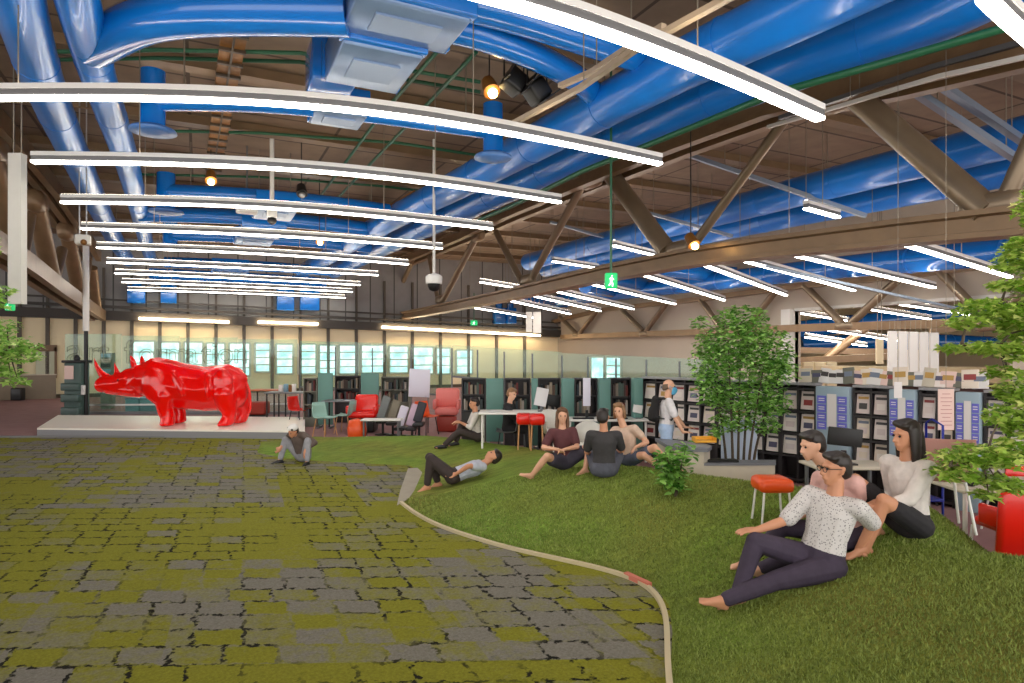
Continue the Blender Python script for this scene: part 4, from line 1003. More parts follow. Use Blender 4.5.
def tealpanel(px0, py0, px1, d, label, m=None, th=.05):
    a = Pd(px0, py0, d); c = Pd(px1, py0, d); ctr = (a+c)/2
    t = thing('teal_screen', V((ctr.x, ctr.y, 0)), label, 'screen', rz=-PSI)
    b = MB(); b.bbox(V((ctr.x, ctr.y, a.z/2+.04)), ((c-a).length, th, a.z-.08), ROT, .015); b.build('panel', m or M['teal'], t)
    for s in (-1, 1):
        p = V((ctr.x, ctr.y, 0))+RT*s*(c-a).length*.4; MB().bbox(p+UP*.02, (.06, .4, .04), ROT, .01).build('foot', M['greym'], t)
D1 = 18.5
tealpanel(318, 373, 333, D1-1.2, 'teal upright screen behind the teal chairs, left of the middle')
tealpanel(361, 373, 379, D1-.6, 'teal upright screen between the book shelves above the red armchair')
bookshelf(335, 376, 360, 0, D1, 'dark book shelf between the two teal screens behind the armchair', 14, 'books on the shelf between the two teal screens', 2)
bookshelf(381, 377, 409, 0, D1, 'grey book shelf left of the hanging white notice', 14, 'books on the grey shelf by the hanging white notice', 2, M['shelf_grey'])
bookshelf(303, 378, 317, 0, D1-1, 'narrow grey book shelf right of the red chair', 10, 'books on the narrow shelf by the red chair', 3, M['shelf_grey'])
D2 = 14.2
for i, (x0, x1, k) in enumerate(((461, 486, 's'), (486, 504, 't'), (504, 531, 's'), (531, 538, 't'), (538, 561, 's'), (561, 574, 't'), (574, 598, 's'), (598, 610, 't'), (610, 632, 's'), (632, 642, 't'))):
    dd = lerp(14.6, 12.4, (x0-461)/171); y = lerp(378.5, 378, i/9)
    nth = ORD[i//2]
    if k == 's': bookshelf(x0+.4, y, x1-.4, 0, dd, 'dark book shelf of the back row, %s from the left' % nth, 14, 'books on the %s dark shelf of the back row' % nth, 2)
    else: tealpanel(x0+.4, y, x1-.4, dd-.05, 'teal end panel between dark book shelves, %s from the left' % nth, th=.3)
# left-hand reading place behind the rhinoceros
def table(ctr, wd, dp, h, label, top=None, leg=None, th=.035, rz=-PSI, name='reading_table'):
    t = thing(name, V((ctr.x, ctr.y, ctr.z)), label, 'table', rz=rz); rot = Matrix.Rotation(rz, 3, 'Z'); c = V(ctr)
    MB().bbox(c+UP*(h-th/2), (wd, dp, th), rot, .01).build('table_top', top or M['white'], t)
    for sx in (-1, 1):
        for sy in (-1, 1): MB().tube([c+rot@V((sx*(wd/2-.07), sy*(dp/2-.07), 0)), c+rot@V((sx*(wd/2-.07), sy*(dp/2-.07), h-th))], .022, 8).build('leg', leg or M['greym'], t)
    return t
CHAIRS = {}
def chair(loc, rz, label, col, leg=None, group=None, name='shell_chair'):
    key = (col.name, (leg or M['white']).name)
    if key in CHAIRS: return dup(CHAIRS[key], loc, rz, label, group)
    t = thing(name, loc, label, 'chair', group, rz); W4 = WM[t.name]
    def q(x, y, z): return W4@V((x, y, z))
    # moulded seat and back as one bent shell with raised sides
    b = MB(); prof = [(-.22, .46), (-.15, .445), (0, .435), (.12, .44), (.19, .48), (.215, .58), (.235, .7), (.25, .82)]
    n = len(prof); cs = [-1, -.8, -.4, 0, .4, .8, 1]; vs = []
    for side in (0, 1):
        for i, (y, z) in enumerate(prof):
            for s in cs:
                wd = .23 if i < 5 else lerp(.23, .20, (i-5)/2)
                lift = .035*abs(s)**3; ny, nz = (0, 1) if i < 4 else (-1, .15)
                vs.append(q(s*wd, y+ny*(lift-side*.014)*(1 if i >= 4 else 0), z+(lift-side*.014)*(1 if i < 4 else 0)))
    m_ = len(cs); fs = []
    for side in (0, 1):
        o = side*n*m_
        for i in range(n-1):
            for j in range(m_-1):
                f = [o+i*m_+j, o+i*m_+j+1, o+(i+1)*m_+j+1, o+(i+1)*m_+j]; fs.append(f if not side else f[::-1])
    o = n*m_
    for i in range(n-1):
        for j in (0, m_-1): fs.append([i*m_+j, (i+1)*m_+j, o+(i+1)*m_+j, o+i*m_+j])
    for i in (0, n-1):
        for j in range(m_-1): fs.append([i*m_+j, i*m_+j+1, o+i*m_+j+1, o+i*m_+j])
    b.add(vs, fs, 0, True); b.build('seat_shell', col, t)
    for sx in (-1, 1):
        for sy in (-1, 1):
            MB().tube([q(sx*.15, sy*.14, .435), q(sx*.21, sy*.2, 0)], .012, 8).build('leg', leg or M['white'], t)
    CHAIRS[key] = t; return t
def lawnpt(px, py, dz=0): x, d, z = on_lawn(px, py); return W(x, d, z+dz)
darkred = mat('brown_red_seat', (152, 48, 34), .5)
table(fl(268, 19.2), 1.0, .7, .92, 'orange brown topped table behind the tail of the rhinoceros', mat('orange_brown_top', (186, 98, 58), .4), M['dark'])
t = thing('low_seat', fl(259, 18.6), 'brown red low box seat just right of the rhinoceros tail', 'seat', rz=-PSI)
p = fl(259, 18.6)
MB().bbox(p+UP*.42, (.5, .45, .36), ROT, .04).build('box', darkred, t); MB().bbox(p+UP*.12, (.42, .38, .24), ROT, .03).build('base', M['dark'], t)
table(fl(289, 18.4), 1.2, .7, .9, 'grey long table with things on it, left of the red chair', M['greym'], M['dark'])
chair(fl(299, 17.6), 1.2-PSI, 'red chair beside the grey long table right of the rhinoceros', M['red'], M['dark'])
for i, (px, cl) in enumerate(((281, 'white'), (286, 'blue'), (291, 'tray'), (294, 'white'))):
    p = fl(px, 18.4)+UP*.9; o = MB().bbox(p+UP*.1, (.12, .1, .2+.05*(i % 2)), ROT, .02).build('table_item', M[cl] if cl != 'blue' else M['lightblue'])
    tag(o, 'small %s box standing on the grey long table, %s from the left' % (('white', 'light blue', 'ochre', 'white')[i], ORD[i]), 'box')
# rack and crate seen behind the head and legs of the sculpture
ctr, w_, h_ = vis(103, 352, 113, 404, 23)
t = thing('brochure_rack', V((ctr.x, ctr.y, 0)), 'slim grey brochure rack standing behind the rhinoceros horns', 'rack', rz=-PSI)
MB().bbox(V((ctr.x, ctr.y, 1.0)), (.4, .25, 2.0), ROT, .02).build('body', M['shelf_grey'], t)
for k, cl in enumerate(('lightblue', 'pinkpaper', 'dark', 'lightblue')): MB().box(V((ctr.x, ctr.y, 1.9-.18*k))-FW*.14, (.34, .02, .13), ROT).build('leaflet', M[cl], t)
for i, px in enumerate((135, 150, 163)):
    ctr, w_, h_ = vis(px-7, 398, px+7, 412, 21.6)
    t = thing('storage_crate', V((ctr.x, ctr.y, 0)), 'light blue crate on the floor behind the rhinoceros legs, %s from left' % ORD[i], 'crate', 'light blue crates behind the rhinoceros', rz=-PSI)
    z = .23; MB().bbox(V((ctr.x, ctr.y, z)), (.45, .4, .44), ROT, .03).build('box', M['lightblue'], t)
    MB().bbox(V((ctr.x, ctr.y, .47)), (.48, .43, .04), ROT, .01).build('lid', M['bluegrey'], t)
# teal office chairs with wooden legs
M['teal_seat'] = mat('teal_chair_shell', (150, 188, 178), .5)
chair(fl(325, 15.6), .6, 'pale teal chair with wooden legs before the left teal screen', M['teal_seat'], M['wood'])
chair(fl(345, 16.2), -2.2, 'pale teal chair with wooden legs nearer the red armchair', M['teal_seat'], M['wood'])
table(fl(345, 16.9), 1.1, .6, .78, 'thin dark edged desk behind the pale teal chairs', M['greym'], M['dark'])
# red armchair
p = fl(364, 16.4); t = thing('armchair', p, 'bright red armchair with black underside in the middle distance', 'armchair', rz=-PSI)
b = MB(); b.bbox(p+UP*.46+ROT@V((0, 0, 0)), (.72, .6, .16), ROT, .06); b.build('seat', M['red'], t)
b = MB(); b.bbox(p+UP*.72+FW*.22+RT*.02, (.6, .14, .46), ROT@Matrix.Rotation(-.25, 3, 'X'), .06); b.build('backrest', M['red'], t)
for s in (-1, 1): MB().bbox(p+UP*.58+RT*s*.35, (.12, .58, .22), ROT, .05).build('armrest', M['red'], t)
MB().bbox(p+UP*.2, (.62, .52, .36), ROT, .04).build('base', M['black'], t)
# row of slanted panels
for i, (px, cl, y0, y1) in enumerate(((384, (112, 116, 116), 396, 419), (394, (122, 114, 98), 400, 421), (402, (216, 210, 226), 406, 426), (413, (206, 178, 200), 404, 426), (420, (52, 52, 62), 402, 422))):
    dd = 16-.12*i; z1 = CZ+(HOR-y0)/F*dd; z0 = CZ+(HOR-y1)/F*dd; p = fl(px, dd)
    t = thing('lounge_chair', p, '%s slanted chair back in the middle distance row, %s from the left' % (('grey', 'taupe', 'white', 'pale pink', 'black')[i], ORD[i]), 'chair', rz=-PSI)
    MB().bbox(p+UP*(z0+z1)/2, (.21, .07, (z1-z0)*1.03), ROT@Matrix.Rotation(.28, 3, 'Y')@Matrix.Rotation(-.15, 3, 'X'), .03).build('backrest', mat('lounge_%d' % i, cl, .6), t)
    MB().bbox(p+UP*(z0-.03)-FW*.2, (.26, .45, .08), ROT, .03).build('seat', M['dark'], t)
    MB().tube([p+UP*(z0-.06)-FW*.15, p-FW*.15+UP*.02], .03, 8).build('stem', M['dark'], t)
    MB().lathe([(.2, 0), (.2, .02), (.04, .04)], p-FW*.15, 14).build('foot', M['dark'], t)
table(fl(382, 15.25), .95, .4, .46, 'low white table in front of the slanted chair backs', M['white'], M['greym'])
p = fl(357, 15.3); t = thing('pouf', p, 'small orange red pouf left of the low white table', 'pouf')
MB().lathe([(.2, 0), (.22, .05), (.23, .22), (.19, .42), (.05, .46)], p, 18).build('cushion', M['orange'], t); MB().lathe([(.23, 0), (.24, .02), (.23, .04)], p, 18).build('base', M['paper'], t)
chair(fl(427, 15.9), .4, 'orange red chair right of the slanted chair backs', M['orange'], M['dark'])
M['salmon'] = mat('salmon_seat', (232, 128, 122), .5)
p = fl(447, 16.6); t = thing('armchair', p, 'salmon pink armchair behind the person hugging their knees', 'armchair', rz=-PSI)
MB().bbox(p+UP*.52, (.6, .5, .2), ROT, .08).build('seat', M['salmon'], t); MB().bbox(p+UP*.85+FW*.2, (.62, .14, .5), ROT, .06).build('backrest', M['salmon'], t)
for s in (-1, 1): MB().bbox(p+UP*.7+RT*s*.3, (.1, .46, .26), ROT, .04).build('armrest', M['salmon'], t)
MB().bbox(p+UP*.2, (.5, .4, .4), ROT, .04).build('base', darkred, t)
# hung white notice
ctr, w_, h_ = vis(409, 369, 430, 397, 17.4)
t = thing('notice_board', V((ctr.x, ctr.y, ctr.z-h_/2)), 'white notice board on legs right of the grey book shelf', 'board', rz=-PSI)
t.location.z = 0; WM[t.name] = Matrix.Translation(V((ctr.x, ctr.y, 0)))@Matrix.Rotation(-PSI, 4, 'Z')
MB().bbox(ctr, (w_, .03, h_), ROT@Matrix.Rotation(.04, 3, 'Y'), .005).build('sheet', mat('lilac_white_sheet', (226, 224, 240), .5), t)
for s in (-1, 1): MB().tube([V((ctr.x, ctr.y, 0))+RT*s*w_*.4+FW*.03, ctr+RT*s*w_*.4+FW*.03+UP*h_*.4], .015, 6).build('leg', M['greym'], t)
# white desks of the middle group
table(flg(601, 12.2), 1.75, .6, .80, 'long white desk behind the seated group of three', M['white'], M['white'])
table(flg(520, 12.6), 1.6, .7, .74, 'white desk at which the person in black sits', M['white'], M['white'])
table(fl(545, 13.6), 1.0, .5, .80, 'pale desk farther back, before the dark shelves', M['beige'], M['greym'])
def monitor(p, wd, h, label, m, back, tilt=.2):
    t = thing('computer_screen', p, label, 'screen', rz=-PSI)
    r_ = ROT@Matrix.Rotation(-tilt, 3, 'X')@Matrix.Rotation(.2, 3, 'Y')
    MB().bbox(p+UP*(.1+h/2), (wd, .03, h), r_, .01).build('panel', m, t); MB().box(p+UP*.06+FW*.03, (.05, .04, .14), ROT).build('stand', back, t)
    MB().bbox(p+UP*.006, (wd*.6, .16, .012), ROT, .004).build('foot', back, t)
monitor(flg(520, 12.6)+RT*.42+UP*.74, .24, .36, 'white leaning screen beside the person in black', mat('screen_white', (216, 214, 216), .4), M['greym'])
monitor(fl(553, 13.6)+UP*.80, .3, .24, 'dark small screen on the pale desk farther back', M['black'], M['dark'], .05)
monitor(flg(601, 12.2)+RT*.7+UP*.80, .18, .16, 'small white screen at the right end of the long white desk', M['paper'], M['greym'])
ctr, w_, h_ = vis(583, 378, 590.5, 406, 12.35)
t = thing('vertical_sign', V((ctr.x, ctr.y, .78)), 'narrow white upright sign standing on the long white desk', 'sign', rz=-PSI)
MB().bbox(ctr, (w_, .04, h_), ROT, .008).build('sign_face', mat('lilac_white_sheet', (226, 224, 240), .5), t); MB().box(V((ctr.x, ctr.y, .86)), (.05, .05, .16), ROT).build('stem', M['dark'], t)
for i, px in enumerate((560, 572, 598, 612)):
    p = flg(601, 12.2)+RT*(px-588)*.016-FW*.12+UP*.80; t = thing('keyboard', p, 'black keyboard on the long white desk, %s from the left' % ORD[i], 'keyboard', rz=-PSI)
    MB().bbox(p+UP*.012, (.2, .12, .024), ROT, .006).build('keys', M['black'], t)
def tubchair(p, label, m, rz):
    t = thing('tub_chair', p, label, 'chair', rz=rz); W4 = WM[t.name]
    b = MB(); vs = []; n = 14
    for k in range(n+1):
        a_ = math.radians(-20+220*k/n); c_, s_ = math.cos(a_), math.sin(a_)
        hz = .62+.2*max(0, math.sin(a_))
        for r_, z in ((.26, .42), (.29, hz), (.255, hz), (.22, .44)): vs.append(W4@V((c_*r_, s_*r_*.95, z)))
    b.add(vs, [[4*k+j, 4*k+(j+1) % 4, 4*k+4+(j+1) % 4, 4*k+4+j] for k in range(n) for j in range(4)]+[[0, 1, 2, 3], [4*n+3, 4*n+2, 4*n+1, 4*n]], 0, True); b.build('back_shell', m, t)
    MB().lathe([(.02, .4), (.22, .4), (.25, .44), (.2, .47), (.02, .47)], W4@V((0, 0, 0)), 18).build('seat', m, t)
    for k in range(4):
        a_ = math.radians(45+90*k); MB().tube([W4@V((math.cos(a_)*.15, math.sin(a_)*.15, .41)), W4@V((math.cos(a_)*.23, math.sin(a_)*.23, 0))], .014, 8).build('leg', M['white'], t)
    return t
tubchair(flg(590, 11.3), 'white tub chair just left of the man in the dark shirt', M['offwhite'], -PSI)
tubchair(flg(556, 11.6), 'white tub chair behind the girl in the maroon top', M['offwhite'], -PSI+.5)
for i, (px, dd) in enumerate(((524, 11.7), (537, 11.5))):
    p = flg(px, dd); t = thing('stool', p, 'red seated stool before the white desk, %s of the pair' % ('left', 'right')[i], 'stool', 'red stools at the white desk', rz=-PSI)
    MB().bbox(p+UP*.55, (.28, .3, .2), ROT, .05).build('seat', M['red'], t)
    for sx in (-1, 1):
        for sy in (-1, 1): MB().tube([p+RT*sx*.09+FW*sy*.09+UP*.46, p+RT*sx*.11+FW*sy*.11], .014, 6).build('leg', M['wood'], t)

# ---------- magazine racks on the right
RA = V((2.48, 12.4, 0)); RB = V((6.4, 7.85, 0))         # lateral, forward
def rk(s): q = RA.lerp(RB, s); return W(q.x, q.y, 0)
rdir = (rk(1)-rk(0)).normalized(); rn = rdir.cross(UP)    # rn faces the viewer side
if rn.dot(FW) > 0: rn = -rn
RR = Matrix((rdir, -rn, UP)).transposed()
LEN = (rk(1)-rk(0)).length
def s_of(px):
    u = (px-512)/F; # lateral = u*d
    # RA.x+(RB.x-RA.x)s = u*(RA.y+(RB.y-RA.y)s)
    return (u*RA.y-RA.x)/((RB.x-RA.x)-u*(RB.y-RA.y))
MC = [mat('cover_%d' % i, c, .5) for i, c in enumerate([(240, 228, 222), (230, 218, 214), (244, 234, 226), (224, 208, 204), (236, 222, 206)])]
MI = [mat('cover_print_%d' % i, c, .5) for i, c in enumerate([(150, 60, 60), (86, 84, 110), (70, 66, 66), (190, 150, 80), (120, 130, 150)])]
HR = 1.55
units = [(642, 716, 'first'), (716, 780, 'second'), (780, 816, 'third'), (853, 889, 'fourth'), (919, 955, 'fifth'), (984, 1030, 'sixth')]
for px0, px1, nth in units:
    s0, s1 = s_of(px0), s_of(px1); p0 = rk(s0); p1 = rk(s1); wd = (p1-p0).length; ctr = (p0+p1)/2
    t = thing('magazine_rack', ctr, 'dark magazine display rack on the right, %s unit from the left' % nth, 'rack', rz=math.atan2(rdir.y, rdir.x))
    ncol = max(2, round(wd/.31)); nrow = 4; rh = (HR-.12)/nrow
    MB().box(ctr-rn*.2+UP*HR/2, (wd-.01, .03, HR), RR).build('back_panel', M['shelf_dark'], t)
    for k in range(ncol+1):
        MB().box(p0.lerp(p1, k/ncol)-rn*.1+rdir*(.015 if k == 0 else -.015 if k == ncol else 0)+UP*HR/2, (.028, .2, HR), RR).build('divider', M['shelf_dark'], t)
    for r_ in range(nrow+1):
        MB().box(ctr-rn*.1+UP*(.06+r_*rh), (wd-.03, .2, .03), RR).build('shelf_board', M['shelf_dark'], t)
    MB().box(ctr-rn*.1+UP*(HR+.02), (wd-.004, .26, .035), RR).build('top_board', mat('grey_top', (150, 150, 152), .5), t)
    for r_ in range(1, nrow):
        for k in range(ncol):
            q = p0.lerp(p1, (k+.5)/ncol)-rn*.06+UP*(.085+r_*rh+(rh-.05)/2)
            tl = RR@Matrix.Rotation(-.18, 3, 'X')
            mg = thing('magazine', q-UP*(rh-.06)/2, None, 'magazine', 'magazines in the dark display racks')
            hh = rh-.07; ww = min(.24, wd/ncol-.06)
            cv = MB().box(q, (ww, .008, hh), tl).build('cover', R.choice(MC), mg)
            MB().box(q+tl@V((0, -.007, hh*.3)), (ww*.78, .004, hh*.13), tl).build('title_print', R.choice(MI), cv)
            MB().box(q+tl@V((0, -.007, -hh*.12)), (ww*.6, .004, hh*.3), tl).build('picture', R.choice(MC+MI), cv)
            mg['label'] = 'magazine %s from the left on the %s shelf of the %s dark rack' % (ORD[k], ('lowest', 'lower', 'middle', 'upper')[r_], nth)
# grey blue end panels with violet posters
for i, (px0, px1, sh) in enumerate(((817, 852, 0), (890, 918, 0), (956, 983, 1))):
    s0, s1 = s_of(px0), s_of(px1); p0 = rk(s0); p1 = rk(s1); wd = (p1-p0).length; ctr = (p0+p1)/2
    t = thing('poster_panel', ctr, 'grey blue display panel with violet and white posters, %s from the left' % ORD[i], 'panel', 'grey blue panels between the racks', rz=math.atan2(rdir.y, rdir.x))
    MB().bbox(ctr+UP*HR/2-rn*.02, (wd-.02, .2, HR), RR, .015).build('panel', M['bluegr'], t)
    for k, (f, cl) in enumerate(((-.29, 'violet'), (0, 'paper'), (.29, 'violet'))):
        for j in range(1 if cl == 'paper' else 4):
            z = HR-.2-.13*j*1.0 if cl != 'paper' else HR-.36
            hh = .118 if cl != 'paper' else .5
            ps_ = MB().box(ctr+rdir*f*wd+rn*.085+UP*z, (wd*.26, .008, hh), RR).build('poster', M[cl], t)
            if cl == 'violet':
                bb = MB()
                for u_ in (.2, -.15): bb.box(ctr+rdir*f*wd+rn*.091+UP*(z+u_*.09), (wd*.17, .004, .012), RR)
                bb.build('poster_text', M['paper'], ps_)
# things standing on the racks
k = 0
for px in (803, 814, 822, 830, 838, 846, 855, 864, 872, 880, 889, 898, 908, 917, 927, 936, 946, 958, 968, 978):
    s = s_of(px); p = rk(s)-rn*.1+UP*(HR+.04); hh = R.uniform(.2, .27); ww = R.uniform(.14, .2); r_ = RR@Matrix.Rotation(-.2+R.uniform(-.05, .05), 3, 'X')@Matrix.Rotation(R.uniform(-.12, .12), 3, 'Y')
    m_ = R.choice([M['paper'], M['pinkpaper'], M['shelf_grey'], MC[0], MC[4], M['paper'], M['beige']])
    t = thing('standing_book', p, 'book standing face out on top of the magazine racks, %s from the left' % (ORD[k] if k < 18 else ('last but one', 'last')[k-18]), 'book', 'books standing on top of the magazine racks', rz=math.atan2(rdir.y, rdir.x))
    MB().bbox(p+UP*hh/2, (ww, .03, hh), r_, .006).build('cover', m_, t); MB().box(p+UP*hh/2+r_@V((0, -.018, hh*.1)), (ww*.7, .004, hh*.3), r_).build('picture', R.choice(MI), t); k += 1
for i, (px0, px1, y0, y1, dd) in enumerate(((938, 954, 389, 430, 7.6), (894, 902, 382, 398, 8.6))):
    ctr, w_, h_ = vis(px0, y0, px1, y1, dd); t = thing('paper_notice', V((ctr.x, ctr.y, ctr.z-h_/2)), ('pink printed sheet hanging from a wire before the racks', 'white sheet hanging from a wire over the racks')[i], 'notice')
    MB().box(ctr, (w_, .006, h_), ROT).build('sheet', M['pinkpaper'] if i == 0 else M['paper'], t)
    b = MB()
    if i == 0:
        for q in range(9): b.box(ctr-FW*.006+UP*(h_*(.38-.095*q)), (w_*(.7 if q % 3 else .5), .003, .008), ROT)
        b.build('print_lines', mat('red_grey_print', (196, 140, 134), .6), t)
    MB().tube([ctr+UP*h_/2, V((ctr.x, ctr.y, ZC))], .003, 4, caps=False).build('wire', M['cable'], t)
# cream bulkhead of the next hall
a = Pd(838, 377, 21.5); c = Pd(1060, 388, 19)
tag(MB().slab([V((a.x, a.y, a.z-.1)), V((c.x, c.y, a.z-.1)), V((c.x, c.y, a.z+.36)), V((a.x, a.y, a.z+.36))], FW, 1.2).build('bulkhead', mat('cream_bulkhead', (222, 200, 158), .6)), 'long cream bulkhead beyond the opening above the shelves', 'bulkhead')
for i, px in enumerate((806, 817, 829)):
    ctr, w_, h_ = vis(px-5, 362, px+5.5, 377, 25)
    t = thing('wall_box', V((ctr.x, ctr.y, 0)), 'cream tall cabinet in the next hall right of the pale pier, %s from left' % ORD[i], 'cabinet', 'cream cabinets in the next hall', rz=-PSI)
    zt_ = ctr.z+h_/2; MB().bbox(V((ctr.x, ctr.y, zt_/2)), (w_, .4, zt_), ROT, .02).build('body', M['cream'], t); MB().box(V((ctr.x, ctr.y, zt_-.5))-FW*.21, (w_*.85, .02, .7), ROT).build('door', mat('cream_door', (236, 218, 182), .5), t)
# ---------- grey counter before the racks
d = 9.4; t = thing('service_counter', fl(705, d), 'grey topped beige service counter in front of the standing masked man', 'counter', rz=-PSI)
p = [Pd(664, 439, d-.1), Pd(688, 446, d-.3), Pd(716, 462, d-.45), Pd(706, 466, d-.85), Pd(684, 458, d-.75), Pd(664, 447, d-.6)]
zc_ = .74
A = fl(664, 9.7); B2 = fl(700, 9.3); C2 = fl(762, 9.15); 
MB().slab([V((q.x, q.y, zc_-.03)) for q in (fl(655, 9.75), fl(700, 9.3), fl(712, 8.95), fl(708, 8.7), fl(690, 8.75), fl(668, 9.0))], (0, 0, 1), .05).build('worktop', M['desk_grey'], t)
MB().slab([V((q.x, q.y, 0)) for q in (fl(657, 9.7), fl(700, 9.2), fl(710, 8.95), fl(704, 8.75), fl(690, 8.8), fl(668, 9.05))], (0, 0, 1), zc_-.03).build('front', M['beige'], t)
MB().slab([V((q.x, q.y, 0)) for q in (fl(704, 8.75), fl(775, 8.78), fl(775, 9.02), fl(712, 9.02))], (0, 0, 1), .52).build('low_wing', M['beige'], t)
MB().slab([V((q.x, q.y, .52)) for q in (fl(704, 8.74), fl(776, 8.76), fl(776, 9.04), fl(712, 9.04))], (0, 0, 1), .03).build('low_top', M['desk_grey'], t)
p = fl(722, 8.9)+UP*.55; t = thing('keyboard', p, 'black keyboard on the low grey counter top below the yellow tray', 'keyboard', rz=-PSI); MB().bbox(p+UP*.015, (.42, .16, .03), ROT, .008).build('keys', M['black'], t)
p = fl(704, 9.28)+UP*.765; t = thing('letter_tray', p, 'yellow plastic tray on the grey counter', 'tray', rz=-PSI)
yl = mat('yellow_plastic', (232, 170, 50), .4)
MB().bbox(p+UP*.015, (.3, .2, .03), ROT, .01).build('bottom', yl, t)
for s in (-1, 1): MB().box(p+RT*s*.145+UP*.04, (.012, .2, .07), ROT).build('side', yl, t)
MB().box(p+FW*.09+UP*.04, (.3, .012, .07), ROT).build('back', yl, t)
# white leaning board behind the tree stems
ctr, w_, h_ = vis(721, 420, 757, 463, 10.2)
t = thing('leaning_board', V((ctr.x, ctr.y, 0)), 'pale blue white board standing behind the stems of the middle tree', 'board', rz=-PSI)
zt_ = ctr.z+h_/2; MB().bbox(V((ctr.x, ctr.y, zt_/2+.1)), (w_, .04, zt_-.2), ROT@Matrix.Rotation(-.06, 3, 'X'), .01).build('board_face', mat('pale_blue_board', (206, 220, 240), .4), t)
for s in (-1, 1): MB().box(V((ctr.x, ctr.y, .06))+RT*s*w_*.35, (.05, .5, .12), ROT).build('foot', M['greym'], t)
# blue cart
p = fl(920, 7.6); t = thing('book_cart', p, 'dark blue book cart with rounded handles before the poster panels', 'cart', rz=-PSI)
cb = mat('dark_blue_metal', (20, 40, 150), .35)
for z in (.35, .75, 1.02): MB().bbox(p+UP*z, (.36, .34, .035), ROT, .01).build('tray', cb, t)
for s in (-1, 1):
    MB().tube([p+RT*s*.17-FW*.15+UP*.08, p+RT*s*.17-FW*.15+UP*1.22, p+RT*s*.14+UP*1.28, p+RT*s*.17+FW*.15+UP*1.22, p+RT*s*.17+FW*.15+UP*.08], .014, 8).build('side_frame', cb, t)
    for e in (-1, 1):
        q = p+RT*s*.17+FW*e*.15+UP*.04; MB().tube([q-RT*.012, q+RT*.012], .04, 12).build('wheel', M['black'], t)
MB().bbox(p+UP*.86-FW*.1, (.3, .12, .2), ROT, .02).build('bin', M['black'], t)
# dark monitor behind the heads
ctr, w_, h_ = vis(828, 428, 862, 446, 7.5)
table(fl(846, 7.55), .9, .5, .76, 'small beige table behind the sitting man, carrying a dark screen', M['beige'], M['greym'])
t = thing('computer_screen', V((ctr.x, ctr.y, .76)), 'dark flat screen between the two dark haired heads', 'screen', rz=-PSI)
MB().bbox(ctr, (w_, .04, h_), ROT@Matrix.Rotation(.1, 3, 'Y'), .01).build('panel', M['black'], t); MB().box(V((ctr.x, ctr.y, .84))+FW*.03, (.05, .04, .16), ROT).build('stand', M['dark'], t); MB().bbox(V((ctr.x, ctr.y, .77)), (.22, .18, .02), ROT, .006).build('foot', M['dark'], t)
# right-hand table and red chairs
table(fl(1000, 6.55), 1.25, .7, .74, 'beige table at the right edge under the maple leaves', M['beige'], M['white'])
for i, px in enumerate((957, 975)):
    p = fl(px, 6.42 if i else 6.62)+UP*.74; t = thing('headphones', p, 'black headphones lying on the beige table, %s pair' % ('left', 'right')[i], 'headphones')
    b = MB(); n = 14; b.tube([p+V((.09*math.cos(math.pi*k_/n), .07*math.sin(math.pi*k_/n), .015)) for k_ in range(n+1)], .012, 8); b.build('headband', M['black'], t)
    for s in (-1, 1): MB().ball(p+V((s*.09, -.01, .03)), (.025, .045, .03)).build('ear_cup', M['black'], t)
p = W(4.60, 5.75, 0)
t = thing('tub_armchair', p, 'bright red chair with white legs cut by the right edge', 'chair', rz=-PSI)
b = MB(); b.bbox(p+UP*.57+FW*-.1, (.62, .09, .6), ROT@Matrix.Rotation(.08, 3, 'X'), .04); b.build('backrest', M['red'], t)
MB().bbox(p+UP*.47+FW*.18+RT*.06, (.44, .5, .1), ROT, .045).build('seat', M['red'], t)
for s in (-.6, 1): MB().bbox(p+UP*.56+FW*.12+RT*s*.27, (.06, .4, .2), ROT, .03).build('side', M['red'], t)
for s in (-1, 1):
    for e in (-.02, .36): MB().tube([p+RT*s*.2+FW*e+UP*.43, p+RT*s*.23+FW*(e*1.1)], .016, 8).build('leg', M['white'], t)
chair(fl(1012, 7.3), 2.6, 'red chair on the far side of the beige table, behind leaves', M['red'], M['white'])
# chairs standing on the lawn
p = lawnpt(772, 520); t = thing('lawn_stool', p, 'orange stool with thin white legs on the lawn behind the sitting people', 'stool', rz=-PSI)
MB().bbox(p+UP*.36, (.34, .32, .14), ROT, .05).build('seat', M['orange'], t)
for sx in (-1, 1):
    for sy in (-1, 1): MB().tube([p+RT*sx*.12+FW*sy*.11+UP*.3, p+RT*sx*.15+FW*sy*.13-UP*.02], .011, 8).build('leg', M['white'], t)
p = lawnpt(940, 527); chair(p, math.pi-PSI-.3, 'dusky pink chair with white legs on the lawn right of the long haired woman', mat('dusky_pink_seat', (206, 150, 142), .5), M['white'])
